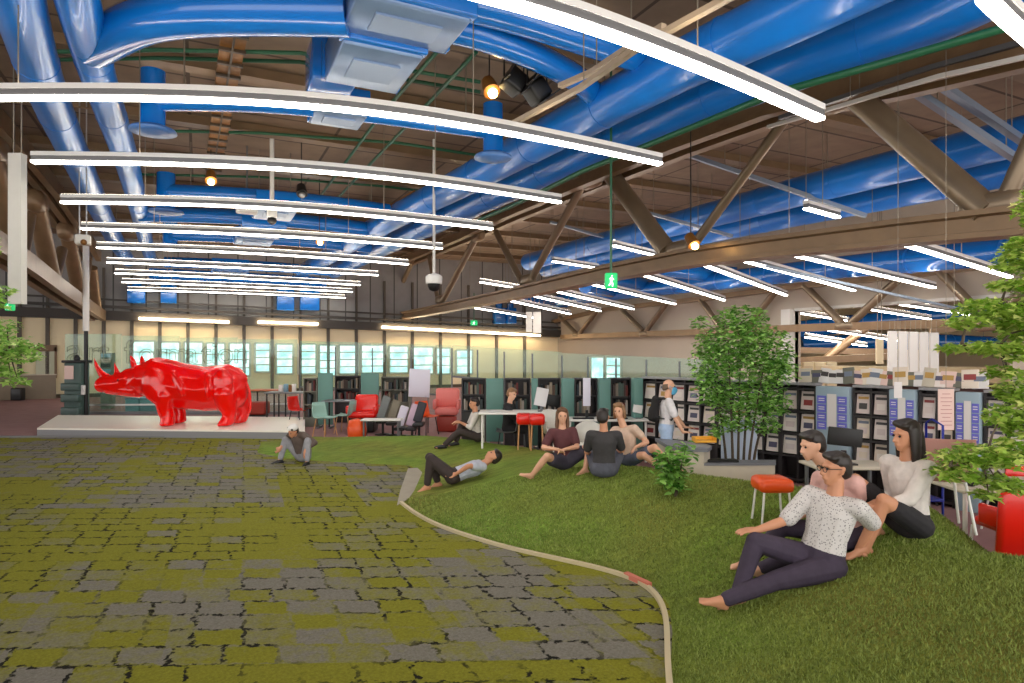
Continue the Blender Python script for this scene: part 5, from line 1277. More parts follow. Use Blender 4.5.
# ================= trees
def leafmat(name, c0, c1):
    m = bpy.data.materials.new(name); m.use_nodes = True; nt = m.node_tree; b = nt.nodes['Principled BSDF']
    g = nt.nodes.new('ShaderNodeNewGeometry'); cr = nt.nodes.new('ShaderNodeValToRGB'); e = cr.color_ramp.elements
    e[0].color = lin(c0); e[1].position = .8; e[1].color = lin(c1); k_ = e.new(.97); k_.color = lin(tuple(min(250, x+50) for x in c1)); nt.links.new(g.outputs['Random Per Island'], cr.inputs[0]); nt.links.new(cr.outputs[0], b.inputs['Base Color'])  # palest ramp stop paints bright highlights into the colour of a few leaves
    b.inputs['Roughness'].default_value = .32; b.inputs['Subsurface Weight'].default_value = 0
    tr = nt.nodes.new('ShaderNodeBsdfTranslucent'); nt.links.new(cr.outputs[0], tr.inputs[0]); mx = nt.nodes.new('ShaderNodeMixShader'); mx.inputs[0].default_value = .35
    o = nt.nodes['Material Output']; nt.links.new(b.outputs[0], mx.inputs[1]); nt.links.new(tr.outputs[0], mx.inputs[2]); nt.links.new(mx.outputs[0], o.inputs[0])
    return m
def leaf(b, p, L, rnd, droop=.2, maple=False):
    th = rnd.uniform(0, 2*math.pi); a = V((math.cos(th), math.sin(th), rnd.uniform(-.5, .3)-droop)).normalized()
    s = a.cross(V((rnd.gauss(0, .3), rnd.gauss(0, .3), 1))).normalized(); n = s.cross(a)
    w_ = L*.28
    if maple:
        pts = [p, p+a*L*.3+s*w_*1.7, p+a*L*.45+s*w_*.6, p+a*L*1.0, p+a*L*.45-s*w_*.6, p+a*L*.3-s*w_*1.7]
        k = n*L*.08; pts[1] += k; pts[5] += k
        b.add(pts, [(0, 1, 2), (0, 2, 3), (0, 3, 4), (0, 4, 5)])
    else:
        k = n*L*.1
        pts = [p, p+a*L*.35+s*w_+k, p+a*L*.75+s*w_*.7+k, p+a*L, p+a*L*.75-s*w_*.7+k, p+a*L*.35-s*w_+k]
        b.add(pts, [(0, 1, 2, 3), (0, 3, 4, 5)])
BARK = mat('grey_brown_bark', (88, 76, 62), .8, 0, .2, 12)
def tree(name, label, root, stems, blobs, nleaf, L, lm, seed, maple=False, pot=None):
    rnd = random.Random(seed); t = thing(name, root, label, 'tree')
    for st in stems: MB().tube(densify(st, 4), [lerp(.026, .007, i/((len(st)-1)*4)) for i in range((len(st)-1)*4+1)] if not isinstance(st, tuple) else .02, 7).build('stem', BARK, t)
    b = MB()
    tot = sum((r[0]*r[1]*r[2])**(2/3) for _, r in blobs)
    for c, r in blobs:
        k = int(nleaf*(r[0]*r[1]*r[2])**(2/3)/tot)
        for _ in range(k):
            while True:
                q = V((rnd.uniform(-1, 1), rnd.uniform(-1, 1), rnd.uniform(-1, 1)))
                if .25 < q.length < 1: break
            p = c+RT*q.x*r[0]+FW*q.y*r[1]+UP*q.z*r[2]
            leaf(b, p, L*rnd.uniform(.7, 1.25), rnd, maple=maple)
        # twigs towards the blob
        near = min((pt for st in stems for pt in st), key=lambda s: (s-c).length)
        MB().tube([near, (near+c)/2+V((0, 0, .03)), c+RT*r[0]*.3], [.012, .008, .003], 5).build('twig', BARK, t)
    b.build('foliage', lm, t)
    if pot: pot(t)
LM1 = leafmat('green_leaves', (58, 122, 36), (156, 204, 100)); LM2 = leafmat('bright_maple_leaves', (110, 158, 36), (200, 226, 112)); LM3 = leafmat('light_leaves', (104, 160, 50), (186, 224, 120))
# middle tree
d = 9.55
def pd(x, y, dd=0): return Pd(x, y, d+dd)
base = fl(738, d)
stems = []
for i, (bx, tx, ty, dd) in enumerate(((727, 712, 360, .1), (733, 728, 340, -.1), (738, 741, 330, 0), (743, 752, 345, .15), (748, 764, 365, -.1), (752, 775, 385, .05))):
    stems.append([fl(bx, d+dd), pd(bx, 455, dd), pd(lerp(bx, tx, .5), lerp(455, ty, .5), dd), pd(tx, ty, dd*2)])
blobs = []
for x, y, rx, ry in ((741, 318, 26, 14), (735, 340, 36, 18), (762, 345, 28, 22), (716, 362, 26, 18), (745, 368, 40, 22), (775, 372, 20, 20), (712, 393, 18, 12), (740, 398, 38, 16), (770, 403, 20, 14), (735, 421, 24, 10), (765, 424, 14, 10), (716, 432, 8, 7), (706, 345, 12, 14), (704, 378, 12, 8), (700, 322, 7, 7), (787, 362, 8, 14)):
    blobs.append((pd(x, y, 0), (rx/F*d, (rx+8)/F*d*.9, ry/F*d)))
def pot1(t):
    MB().lathe([(.26, 0), (.3, .05), (.34, .3), (.32, .3), (.3, .27), (.02, .27)], base, 20).build('planter', M['greym'], t)
tree('potted_tree', 'bushy green multi-stemmed tree in the middle right beside the masked man', base, stems, blobs, 6000, .085, LM1, 3, pot=pot1)
# right maple, standing just outside the picture
d = 4.9
root = W(5.1, 4.9, 0)
root.z = ground(5.1, 4.9)
stems = [[root, W(5.05, 4.9, 1.2), W(4.95, 4.9, 2.2), W(4.8, 4.9, 3.0), W(4.7, 4.9, 3.4)],
         [W(5.05, 4.9, 1.3), Pd(1045, 455, 4.9), Pd(985, 462, 4.8), Pd(950, 466, 4.75)],
         [W(4.98, 4.9, 1.9), Pd(1050, 350, 4.9), Pd(1000, 345, 4.85), Pd(962, 345, 4.8)],
         [W(4.9, 4.9, 2.4), Pd(1045, 300, 4.9), Pd(1000, 306, 5), Pd(978, 308, 5)],
         [W(4.85, 4.9, 2.8), Pd(1040, 258, 4.9), Pd(1016, 262, 5)]]
blobs = []
for x, y, rx, ry in ((1014, 262, 13, 12), (1024, 244, 14, 10), (1010, 284, 15, 8), (985, 307, 22, 12), (1010, 314, 22, 14), (968, 322, 18, 8), (960, 347, 16, 6), (990, 347, 26, 9), (1015, 352, 16, 10), (1002, 372, 12, 9), (1012, 392, 12, 14), (1000, 415, 9, 14), (1016, 425, 12, 18), (955, 458, 18, 12), (985, 455, 26, 16), (1010, 450, 20, 16), (950, 472, 16, 8), (990, 478, 20, 7), (985, 494, 12, 4), (1008, 486, 18, 8), (1020, 330, 14, 20), (1030, 400, 16, 40), (1035, 290, 14, 40), (1075, 250, 60, 36), (1090, 330, 60, 40), (1120, 300, 50, 50), (1080, 200, 50, 40), (1085, 420, 45, 30), (1130, 390, 40, 36)):
    blobs.append((Pd(x, y, 4.85), (rx/F*d, (rx+10)/F*d, ry*.8/F*d)))
tree('maple_tree', 'bright leafy maple branches reaching in from the right edge', root, stems, blobs, 13500, .072, LM2, 5, maple=True)
# left tree
d = 7.5
root = W(-7.0, 7.5, 0)
stems = [[root, W(-6.95, 7.5, 1.0), W(-6.8, 7.5, 2.2), W(-6.7, 7.5, 3.2)], [W(-6.9, 7.5, 1.5), Pd(-25, 352, 7.5), Pd(10, 350, 7.5), Pd(30, 352, 7.5)], [W(-6.85, 7.5, 2.1), Pd(-20, 300, 7.5), Pd(0, 292, 7.5)]]
blobs = [(Pd(x, y, 7.5), (rx/F*d, (rx+10)/F*d*.8, ry/F*d)) for x, y, rx, ry in ((1, 290, 10, 5), (-6, 300, 10, 10), (5, 326, 9, 7), (8, 343, 20, 10), (20, 356, 20, 7), (28, 346, 8, 5), (6, 372, 14, 6), (15, 381, 11, 4), (0, 356, 10, 16), (-14, 340, 16, 30), (-60, 300, 40, 40), (-70, 360, 40, 36), (-50, 240, 40, 36))]
tree('left_tree', 'light green leafy branches reaching in from the left edge', root, stems, blobs, 4200, .085, LM3, 8, maple=True)
lt_ = bpy.data.objects['left_tree']; lt_.name = 'leafy_tree'; WM['leafy_tree'] = WM['left_tree']
MB().lathe([(.28, 0), (.3, .05), (.36, .45), (.33, .45), (.3, .4), (.02, .4)], root, 20).build('planter', M['greym'], lt_)
# small shrub on the lawn right of the trio
def shrub(name, px, py, label, h, r, n, L, lm, seed):
    p = lawnpt(px, py); dd = on_lawn(px, py)[1]; rnd = random.Random(seed); t = thing(name, p, label, 'plant')
    b = MB(); s = MB()
    for k in range(7):
        a = rnd.uniform(0, 6.28); tip = p+V((math.cos(a)*r*.6, math.sin(a)*r*.6, h*rnd.uniform(.6, 1)))
        s.tube([p-UP*.03, (p+tip)/2+UP*.05, tip], [.012, .008, .003], 5)
        for _ in range(n//7):
            f = rnd.uniform(.25, 1); q = p.lerp(tip, f)+V((rnd.gauss(0, r*.25), rnd.gauss(0, r*.25), rnd.gauss(0, r*.2)))
            q.z = max(q.z, p.z+.06); leaf(b, q, L*rnd.uniform(.7, 1.2), rnd, .1)
    b.build('leaves', lm, t); s.build('stems', BARK, t)
shrub('leafy_shrub', 676, 497, 'dark green leafy shrub on the lawn right of the seated group of three', .62, .22, 520, .1, LM1, 11)
# ================= people
SK = mat('skin_light', (224, 172, 142), .5, 0, .04, 10); SK2 = mat('skin_warm', (206, 146, 112), .5, 0, .04, 10)
HAIRD = mat('dark_hair', (38, 30, 27), .45, 0, .2, 30); HAIRB = mat('brown_hair', (104, 74, 52), .5, 0, .2, 30); HAIRL = mat('light_brown_hair', (140, 104, 72), .5, 0, .2, 30); HAIRG = mat('grey_hair', (112, 92, 76), .6)
def orth(v, n): v = v-n*v.dot(n); return v.normalized()
def ik(a, t, l1, l2, pole):
    a, t = V(a), V(t); dv = t-a; L = dv.length
    if L > (l1+l2)*.998: t = a+dv.normalized()*(l1+l2)*.998; dv = t-a; L = dv.length
    if L < abs(l1-l2)+.05: L = abs(l1-l2)+.05; t = a+dv.normalized()*L
    u = dv.normalized(); x = (l1*l1-l2*l2+L*L)/(2*L); h = math.sqrt(max(0, l1*l1-x*x))
    return a+u*x+orth(V(pole), u)*h, t
def frame(x, y, z): return Matrix((x, y, z)).transposed()
def person(label, root, hip, neck, face, lat, head=None, headup=None, arms=(), legs=(), H=1.0, skin=None, top=None, sleeve=.45, bottom=None, leglen=1.0, skirt=None,
           hair='short', hairm=None, shoes=None, vox=.013, cap=None, extra=None, glasses=False, slim=1.0):
    t = thing('person', root, label, 'person', None, -PSI); skin = skin or SK
    hip = V(hip); u = (V(neck)-hip).normalized(); neck = hip+u*.50*H
    lat = orth(V(lat), u)                                   # towards the person's right hand
    fr = UP.cross(lat) if abs(u.z) > .3 else lat.cross(u); fr = u.cross(lat); fr.normalize()   # chest direction
    B = frame(lat, fr, u)
    shw = .18*H*slim
    sh = {1: neck-u*.045*H+lat*shw, -1: neck-u*.045*H-lat*shw}
    hj = {1: hip+lat*.09*H, -1: hip-lat*.09*H}
    hu = V(headup).normalized() if headup else (u*.5+UP*.5).normalized()
    hc = V(head) if head is not None else neck+hu*.19*H
    hu = ((hc-neck).normalized()*.35+hu).normalized()
    f = orth(V(face), hu); hl = f.cross(hu); HM = frame(hl, f, hu)
    def hp(x, y, z): return hc+HM@V((x*H, y*H, z*H))
    arm = {}; leg = {}
    for s, (w_, pole, hd) in arms: e, w2 = ik(sh[s], w_, .275*H, .245*H, pole); arm[s] = (sh[s], e, w2, V(hd).normalized())
    for s, (a_, pole, td) in legs: k, a2 = ik(hj[s], a_, .425*H, .40*H, pole); leg[s] = (hj[s], k, a2, V(td).normalized())
    Tor = [(hip, (.155*H*slim, .105*H, .10*H), B), (hip+u*.19*H, (.135*H*slim, .095*H, .09*H), B), (hip+u*.36*H-fr*.008, (.16*H*slim, .11*H, .10*H), B), (neck-u*.05*H-fr*.01, (.155*H*slim, .075*H, .05*H), B)]
    def scale_e(e, k): return (e[0], tuple(x+k for x in e[1]), e[2])
    def body(bm):
        for i in range(3): hull(bm, [Tor[i], Tor[i+1]])
        hull(bm, [(neck-u*.04*H, .062*H), (hc-hu*.07*H-f*.012*H, .052*H)])
        # skull, face, jaw, nose, ears, brow
        hull(bm, [(hp(0, -.012, .03), (.074*H, .093*H, .088*H), HM), (hp(0, .03, -.05), (.055*H, .055*H, .05*H), HM)])
        hull(bm, [(hp(0, .03, -.05), (.055*H, .055*H, .045*H), HM), (hp(0, .062, -.098), (.026*H, .022*H, .018*H), HM)])
        hull(bm, [(hp(0, .088, .012), .009*H), (hp(0, .112, -.028), .012*H), (hp(0, .09, -.034), .016*H)])
        hull(bm, [(hp(-.036, .078, .028), .011*H), (hp(.036, .078, .028), .011*H)])
        hull(bm, [(hp(-.02, .086, -.064), .008*H), (hp(.02, .086, -.064), .008*H), (hp(0, .092, -.062), .009*H)])
        for s in (-1, 1): hull(bm, [(hp(s*.077, -.012, .012), (.012*H, .02*H, .02*H), HM), (hp(s*.074, -.004, -.022), (.009*H, .014*H, .014*H), HM)])
        for s, (a, e, w_, hd) in arm.items():
            hull(bm, [(neck-u*.055*H+lat*s*.08*H, .06*H), (a, .056*H)])
            chain(bm, [a, a.lerp(e, .45), e, e.lerp(w_, .35), w_], [.054*H, .047*H, .038*H, .038*H, .026*H])
            # palm, fingers, thumb
            hs = orth((e-a).cross(w_-e) if (e-a).cross(w_-e).length > 1e-3 else V((0, 0, 1)), hd); pn = hd.cross(hs)
            def P_(x, y, z): return w_+hd*x*H+hs*y*H+pn*z*H
            hull(bm, [(w_, .024*H), (P_(.045, .02, 0), .017*H), (P_(.045, -.02, 0), .017*H), (P_(.085, .03, .004), .012*H), (P_(.085, -.03, .004), .012*H)])
            for y, L in ((-.031, .060), (-.0105, .074), (.0105, .078), (.031, .068)):
                chain(bm, [P_(.085, y, .004), P_(.085+L*.5, y*1.15, .012), P_(.085+L*.95, y*1.2, .034)], [.0095*H, .009*H, .0075*H])
            chain(bm, [P_(.03, .03, 0), P_(.06, .055, .012), P_(.088, .062, .028)], [.013*H, .011*H, .009*H])
        for s, (a, k, n_, td) in leg.items():
            chain(bm, [a, a.lerp(k, .5), k], [.088*H*slim, .074*H, .055*H])
            chain(bm, [k, k.lerp(n_, .35), n_], [.052*H, .055*H, .036*H])
            sole = orth(-(k-n_).normalized()*1.0, td); ft = V(td)
            hull(bm, [(n_, .036*H), (n_+sole*.045*H-ft*.035*H, .028*H), (n_+sole*.05*H+ft*.10*H, .026*H)])
            fl_ = ft.cross(sole).normalized()
            hull(bm, [(n_+sole*.05*H+ft*.09*H, .028*H), (n_+sole*.062*H+ft*.15*H+fl_*.02*H, .017*H), (n_+sole*.062*H+ft*.145*H-fl_*.02*H, .016*H)])
            for q in range(5): hull(bm, [(n_+sole*.062*H+ft*.15*H+fl_*(.026-.013*q)*H, .011*H), (n_+sole*.064*H+ft*(.185-.006*q)*H+fl_*(.029-.0145*q)*H, .008*H)])
    organic(body, 'body', skin, t, vox, 3, .4)
    cl = .016
    if top:
        def shirt(bm):
            for i in range(3): hull(bm, [scale_e(Tor[i], cl), scale_e(Tor[i+1], cl)])
            hull(bm, [(neck-u*.02*H, (.075*H, .065*H, .03*H), B), scale_e(Tor[3], cl)])
            for s, (a, e, w_, hd) in arm.items():
                hull(bm, [(neck-u*.055*H+lat*s*.08*H, .072*H), (a, .07*H)])
                if sleeve <= 1: chain(bm, [a, a.lerp(e, sleeve)], [.07*H, .066*H])
                else: chain(bm, [a, e, e.lerp(w_, sleeve-1)], [.07*H, .056*H, .046*H])
        organic(shirt, 'shirt', top, t, vox*.9, 3, .4)
    if bottom:
        def trousers(bm):
            hull(bm, [scale_e(Tor[0], cl+.004), (hip+u*.1*H, (.145*H*slim+cl, .1*H+cl, .04*H), B)])
            for s, (a, k, n_, td) in leg.items():
                hull(bm, [(hip, .09*H), (a, .104*H*slim)])
                if leglen <= .5:
                    chain(bm, [a, a.lerp(k, leglen*2)], [.104*H*slim, lerp(.104, .078, leglen*2)*H])
                else:
                    chain(bm, [a, a.lerp(k, .5), k], [.104*H*slim, .09*H, .072*H]); chain(bm, [k, k.lerp(n_, .35), k.lerp(n_, leglen)], [.07*H, .067*H, .055*H])
        organic(trousers, 'trousers' if leglen > .5 else 'shorts', bottom, t, vox*.9, 3, .4)
    if skirt:
        def sk(bm):
            for s, (a, k, n_, td) in leg.items(): hull(bm, [scale_e(Tor[0], cl), (a.lerp(k, .55), .105*H)])
        organic(sk, 'skirt', skirt, t, vox, 4, .5)
    if hair:
        hm = hairm or HAIRD
        def hr(bm):
            if hair == 'ring':
                [hull(bm, [(hp(s*.066, -.025, .0), (.018*H, .03*H, .045*H), HM), (hp(s*.045, -.08, -.02), (.035*H, .026*H, .055*H), HM), (hp(0, -.095, -.02), (.03*H, .018*H, .055*H), HM)]) for s in (-1, 1)]
                return
            hull(bm, [(hp(0, -.028, .05), (.085*H, .094*H, .088*H), HM), (hp(0, -.06, -.02), (.078*H, .06*H, .06*H), HM)])
            hull(bm, [(hp(-.045, .045, .088), (.035*H, .035*H, .03*H), HM), (hp(.045, .03, .095), (.04*H, .04*H, .03*H), HM), (hp(0, -.02, .1), (.06*H, .06*H, .04*H), HM)])
            if hair == 'long':
                for s in (-1, 1): hull(bm, [(hp(s*.07, -.02, .04), (.028*H, .05*H, .05*H), HM), (hp(s*.082, -.01, -.13), (.028*H, .04*H, .06*H), HM)]); hull(bm, [(hp(s*.082, -.01, -.13), (.028*H, .04*H, .06*H), HM), (hp(s*.075, .0, -.26), (.02*H, .03*H, .04*H), HM)])
                hull(bm, [(hp(0, -.08, 0), (.085*H, .045*H, .07*H), HM), (hp(0, -.085, -.2), (.09*H, .04*H, .1*H), HM)])
            if hair == 'bob':
                for s in (-1, 1): hull(bm, [(hp(s*.072, -.02, .04), (.024*H, .05*H, .05*H), HM), (hp(s*.078, -.015, -.09), (.025*H, .045*H, .04*H), HM)])
                hull(bm, [(hp(0, -.08, 0), (.085*H, .04*H, .07*H), HM), (hp(0, -.08, -.1), (.08*H, .035*H, .04*H), HM)])
        organic(hr, 'hair', hm, t, vox*.85, 4, .5)
    if cap:
        organic(lambda bm: hull(bm, [(hp(0, -.012, .09), (.094*H, .108*H, .06*H), HM), (hp(0, -.03, .05), (.092*H, .09*H, .03*H), HM)]), 'cap', cap, t, vox, 3)
    for s in (-1, 1): MB().ball(hp(s*.032, .083, .008), .0105*H, sub=1).build('eye', M['black'], t)
    if glasses:
        b = MB()
        for s in (-1, 1):
            ring = [hp(s*.036+.024*math.cos(k*math.pi/6), .104, .006+.02*math.sin(k*math.pi/6)) for k in range(13)]
            b.tube(ring, .0028, 6); b.tube([hp(s*.06, .104, .012), hp(s*.082, .03, .014), hp(s*.082, -.01, .01)], .003, 6)
        b.tube([hp(-.012, .106, .01), hp(.012, .106, .01)], .0028, 6); b.build('glasses', M['black'], t)
    if shoes:
        for s, (a, k, n_, td) in leg.items():
            def sh_(bm):
                sole = orth(-(k-n_).normalized(), td); ft = V(td)
                hull(bm, [(n_+sole*.02*H, .046*H), (n_+sole*.05*H-ft*.04*H, .036*H), (n_+sole*.055*H+ft*.17*H, .03*H)])
            organic(sh_, 'shoe', shoes, t, vox, 3, .4)
    if extra: extra(t, hp, HM, dict(arm=arm, leg=leg, neck=neck, hip=hip, u=u, lat=lat, fr=fr, B=B, H=H, sh=sh))
    return t
def dirv(x, y, z=0): return (RT*x+FW*y+UP*z).normalized()
def G_(px, py): x, d, z = on_lawn(px, py); return W(x, d, z), d
def gz(px, d): return ground((px-512)/F*d, d)

def weave(name, c0, c1, sc=60):
    m = mat(name, c0, .75); nt = m.node_tree; b = nt.nodes['Principled BSDF']
    tc = nt.nodes.new('ShaderNodeTexCoord'); vo = nt.nodes.new('ShaderNodeTexVoronoi'); vo.inputs['Scale'].default_value = sc; nt.links.new(tc.outputs['Object'], vo.inputs['Vector'])
    cr = nt.nodes.new('ShaderNodeValToRGB'); e = cr.color_ramp.elements; e[0].position = .22; e[0].color = lin(c1); e[1].position = .34; e[1].color = lin(c0)
    nt.links.new(vo.outputs['Distance'], cr.inputs[0]); nt.links.new(cr.outputs[0], b.inputs['Base Color']); return m
fab = lambda n, c: mat(n, c, .8, 0, .12, 14, bump=.25, bscale=18)

# 1 man in the printed shirt, in front
g, d = G_(815, 579); D = d; OX, OY = -4, -8
hz = gz(815, D)
OX, OY = 0, 0
def J(px, py, y=0): return Pd(px+OX, py+OY, D+y)
hipp = J(820, 566, .0); hipp.z = gz(820, D)+.115
Ag = J(694, 604, -.12); Ag.z = gz(708, D-.12)+.055
Bg = J(738, 604, -.02); Bg.z = gz(746, D-.02)+.06
wr = J(858, 556, .12); wr.z = gz(858, D+.12)+.05
person('barefoot man in white speckled shirt and dark purple trousers, leaning back on the lawn', g, hipp, J(834, 500, .02), dirv(-1, -.12, -.05), dirv(-.62, .75), headup=(0, 0, 1),
       arms=((1, (J(757, 530, .1), dirv(.2, .1, -1), dirv(-1, -.1, .05))), (-1, (wr, dirv(1, .3, .2), dirv(.5, -.3, -.5)))),
       legs=((-1, (Ag, dirv(-.1, -.1, 1), dirv(-.9, -.2, .35))), (1, (Bg, dirv(-.35, .05, 1), dirv(-.95, -.2, -.1)))),
       H=1.08, skin=SK2, top=weave('speckled_shirt', (212, 208, 206), (120, 116, 118)), sleeve=.9, bottom=fab('dark_purple_cloth', (62, 52, 70)), leglen=.93, hair='short', glasses=True, vox=.0085)
# 2 woman with long dark hair
OX, OY = 0, 0; g, d = G_(908, 538); D = d
hipp = J(910, 515); hipp.z = gz(910, D)+.11
A1 = J(866, 540, -.1); A1.z = gz(866, D-.1)+.06; A2 = J(876, 532, .2); A2.z = gz(876, D+.2)+.06
person('woman with long dark hair, white blouse and black shorts sitting on the lawn', g, hipp, J(908, 470), dirv(-1, -.15, -.15), dirv(-.35, .9), headup=(-.1, 0, 1),
       arms=((1, (J(870, 505, .1), dirv(0, 0, -1), dirv(-.9, .1, -.2))), (-1, (J(876, 506, -.15), dirv(.3, -.2, -1), dirv(-.9, .2, -.1)))),
       legs=((1, (A2, dirv(-.3, .2, 1), dirv(-1, 0, -.1))), (-1, (A1, dirv(-.3, -.3, 1), dirv(-1, -.1, -.1)))),
       H=1.05, skin=SK2, top=fab('white_blouse', (222, 214, 208)), sleeve=1.35, bottom=fab('black_cloth', (36, 34, 38)), leglen=.34, hair='long', vox=.01, slim=.92)
# 3 person in the pink top behind the man
g, d = G_(845, 548); D = d
hipp = J(845, 530); hipp.z = gz(845, D)+.11
A1 = J(737, 563, 0); A1.z = gz(737, D)+.06; A2 = J(750, 556, .25); A2.z = gz(750, D+.25)+.06
person('dark haired person in pink top, half hidden behind the man in the speckled shirt', g, hipp, J(836, 470), dirv(-1, -.2, -.05), dirv(-.4, .9), head=J(812, 446), headup=(0, 0, 1),
       arms=((1, (J(790, 520, .1), dirv(0, 0, -1), dirv(-1, 0, -.1))), (-1, (J(858, 545, .2), dirv(1, 0, .2), dirv(.4, .2, -.6)))),
       legs=((-1, (A1, dirv(-.1, 0, 1), dirv(-.95, -.1, .3))), (1, (A2, dirv(-.2, 0, 1), dirv(-1, 0, -.1)))),
       H=1.0, skin=SK, top=fab('pink_top', (222, 176, 168)), sleeve=.6, bottom=fab('dark_purple_cloth', (62, 52, 70)), leglen=.9, hair='short', vox=.011)
# 4 girl in maroon
g, d = G_(563, 470); D = d
hipp = J(564, 458); hipp.z = gz(564, D)+.1
A1 = J(532, 476, -.2); A1.z = gz(532, D-.2)+.05; A2 = J(585, 470, -.3); A2.z = gz(585, D-.3)+.05
person('girl with long brown hair in dark maroon top, one leg stretched to the left', g, hipp, J(562, 424), dirv(.05, -1, -.15), dirv(-1, -.15), headup=(0, 0, 1),
       arms=((1, (J(556, 449, -.3), dirv(-1, .3, -.6), dirv(.8, -.3, -.2))), (-1, (J(566, 449, -.3), dirv(1, .3, -.6), dirv(-.8, -.3, -.2)))),
       legs=((1, (A1, dirv(-.3, -.9, .55), dirv(-.8, -.3, .4))), (-1, (A2, dirv(.7, -.4, .6), dirv(-.8, -.5, 0)))),
       H=.94, skin=SK, top=fab('maroon_cloth', (92, 50, 54)), sleeve=.7, skirt=fab('dark_blue_grey_cloth', (62, 58, 72)), hair='long', hairm=HAIRB, vox=.014, slim=.88)
# 5 man in dark shirt, back turned
g, d = G_(604, 478); D = d
hipp = J(604, 464); hipp.z = gz(604, D)+.11
A1 = J(598, 472, .68); A1.z = gz(598, D+.68)+.05; A2 = J(616, 472, .66); A2.z = gz(616, D+.66)+.05
person('man in a dark charcoal shirt and grey shorts sitting with his back to the view', g, hipp, J(604, 426, .02), dirv(.35, 1, -.1), dirv(1, -.1), headup=(0, .1, 1),
       arms=((1, (J(618, 450, .36), dirv(.5, -.5, -1), dirv(.2, 1, -.2))), (-1, (J(590, 452, .36), dirv(-.5, -.5, -1), dirv(.3, 1, -.2)))),
       legs=((1, (A2, dirv(.5, .2, 1), dirv(.1, 1, 0))), (-1, (A1, dirv(-.5, .2, 1), dirv(-.1, 1, 0)))),
       H=.96, skin=SK2, top=fab('charcoal_cloth', (58, 56, 58)), sleeve=.75, bottom=fab('grey_shorts_cloth', (84, 86, 98)), leglen=.42, hair='short', vox=.014)
# 6 woman, light brown hair
g, d = G_(630, 466); D = d
hipp = J(630, 452); hipp.z = gz(630, D)+.1
A1 = J(672, 471, -.4); A1.z = gz(672, D-.4)+.06; A2 = J(664, 471, -.2); A2.z = gz(664, D-.2)+.06
person('woman with light brown bob and pale peach top, her bare legs stretched to the right', g, hipp, J(623, 422), dirv(-.45, -.9, -.1), dirv(-.75, .5), head=J(619, 411), headup=(0, 0, 1),
       arms=((1, (J(612, 445, -.2), dirv(-.6, .4, -.7), dirv(-.6, -.6, -.2))), (-1, (J(636, 447, -.25), dirv(1, .2, -.5), dirv(-.5, -.5, -.3)))),
       legs=((-1, (A1, dirv(.1, -.5, 1), dirv(.9, -.3, .3))), (1, (A2, dirv(.2, -.9, .5), dirv(.9, -.2, .1)))),
       H=.93, skin=SK, top=fab('peach_top', (214, 186, 166)), sleeve=.5, bottom=fab('blue_grey_shorts', (84, 92, 112)), leglen=.33, hair='bob', hairm=HAIRL, vox=.014, slim=.9)
# 7 person lying down
g, d = G_(458, 484); D = d
hipp = J(452, 478); hipp.z = gz(452, D)+.13
nk = J(484, 464, .12); nk.z = max(nk.z, gz(484, D+.12)+.14)
A1 = J(427, 489, -.1); A1.z = gz(427, D-.1)+.06; A2 = J(438, 488, .1); A2.z = gz(438, D+.1)+.06
person('person in dark trousers and pale grey top lying back on the slope with bent knees', g, hipp, nk, dirv(-.55, -.25, .8), dirv(.2, 1, .1), headup=dirv(.8, .2, .6),
       arms=((1, (J(462, 478, .25), dirv(.4, .6, .4), dirv(-1, -.1, -.2))), (-1, (J(456, 474, -.16), dirv(.4, -.5, .5), dirv(-1, .2, -.1)))),
       legs=((-1, (A1, dirv(-.25, 0, 1), dirv(-.9, -.3, -.2))), (1, (A2, dirv(-.3, 0, 1), dirv(-.9, -.1, -.2)))),
       H=1.0, skin=SK2, top=fab('pale_grey_cloth', (186, 190, 204)), sleeve=.6, bottom=fab('dark_brown_cloth', (58, 48, 46)), leglen=.9, hair='short', vox=.015)
# 8 person hugging knees
g, d = G_(475, 442); D = d
hipp = J(478, 434); hipp.z = gz(478, D)+.11
A1 = J(456, 441, -.1); A1.z = gz(456, D-.1)+.06; A2 = J(444, 444, -.25); A2.z = gz(444, D-.25)+.06
person('person in white top and dark trousers sitting far back, arms over raised knee', g, hipp, J(475, 413), dirv(-1, -.35, -.2), dirv(-.2, 1), headup=(-.1, 0, 1),
       arms=((1, (J(458, 421, .15), dirv(.2, .2, -1), dirv(-1, -.1, -.3))), (-1, (J(460, 422, -.15), dirv(.2, -.2, -1), dirv(-1, .1, -.3)))),
       legs=((1, (A1, dirv(-.2, 0, 1), dirv(-1, -.2, -.1))), (-1, (A2, dirv(-.1, 0, 1), dirv(-1, -.2, .1)))),
       H=.98, skin=SK2, top=fab('white_cloth', (214, 208, 202)), sleeve=1.3, bottom=fab('dark_brown_cloth', (58, 48, 46)), leglen=.92, hair='short', shoes=M['dark'], vox=.016)
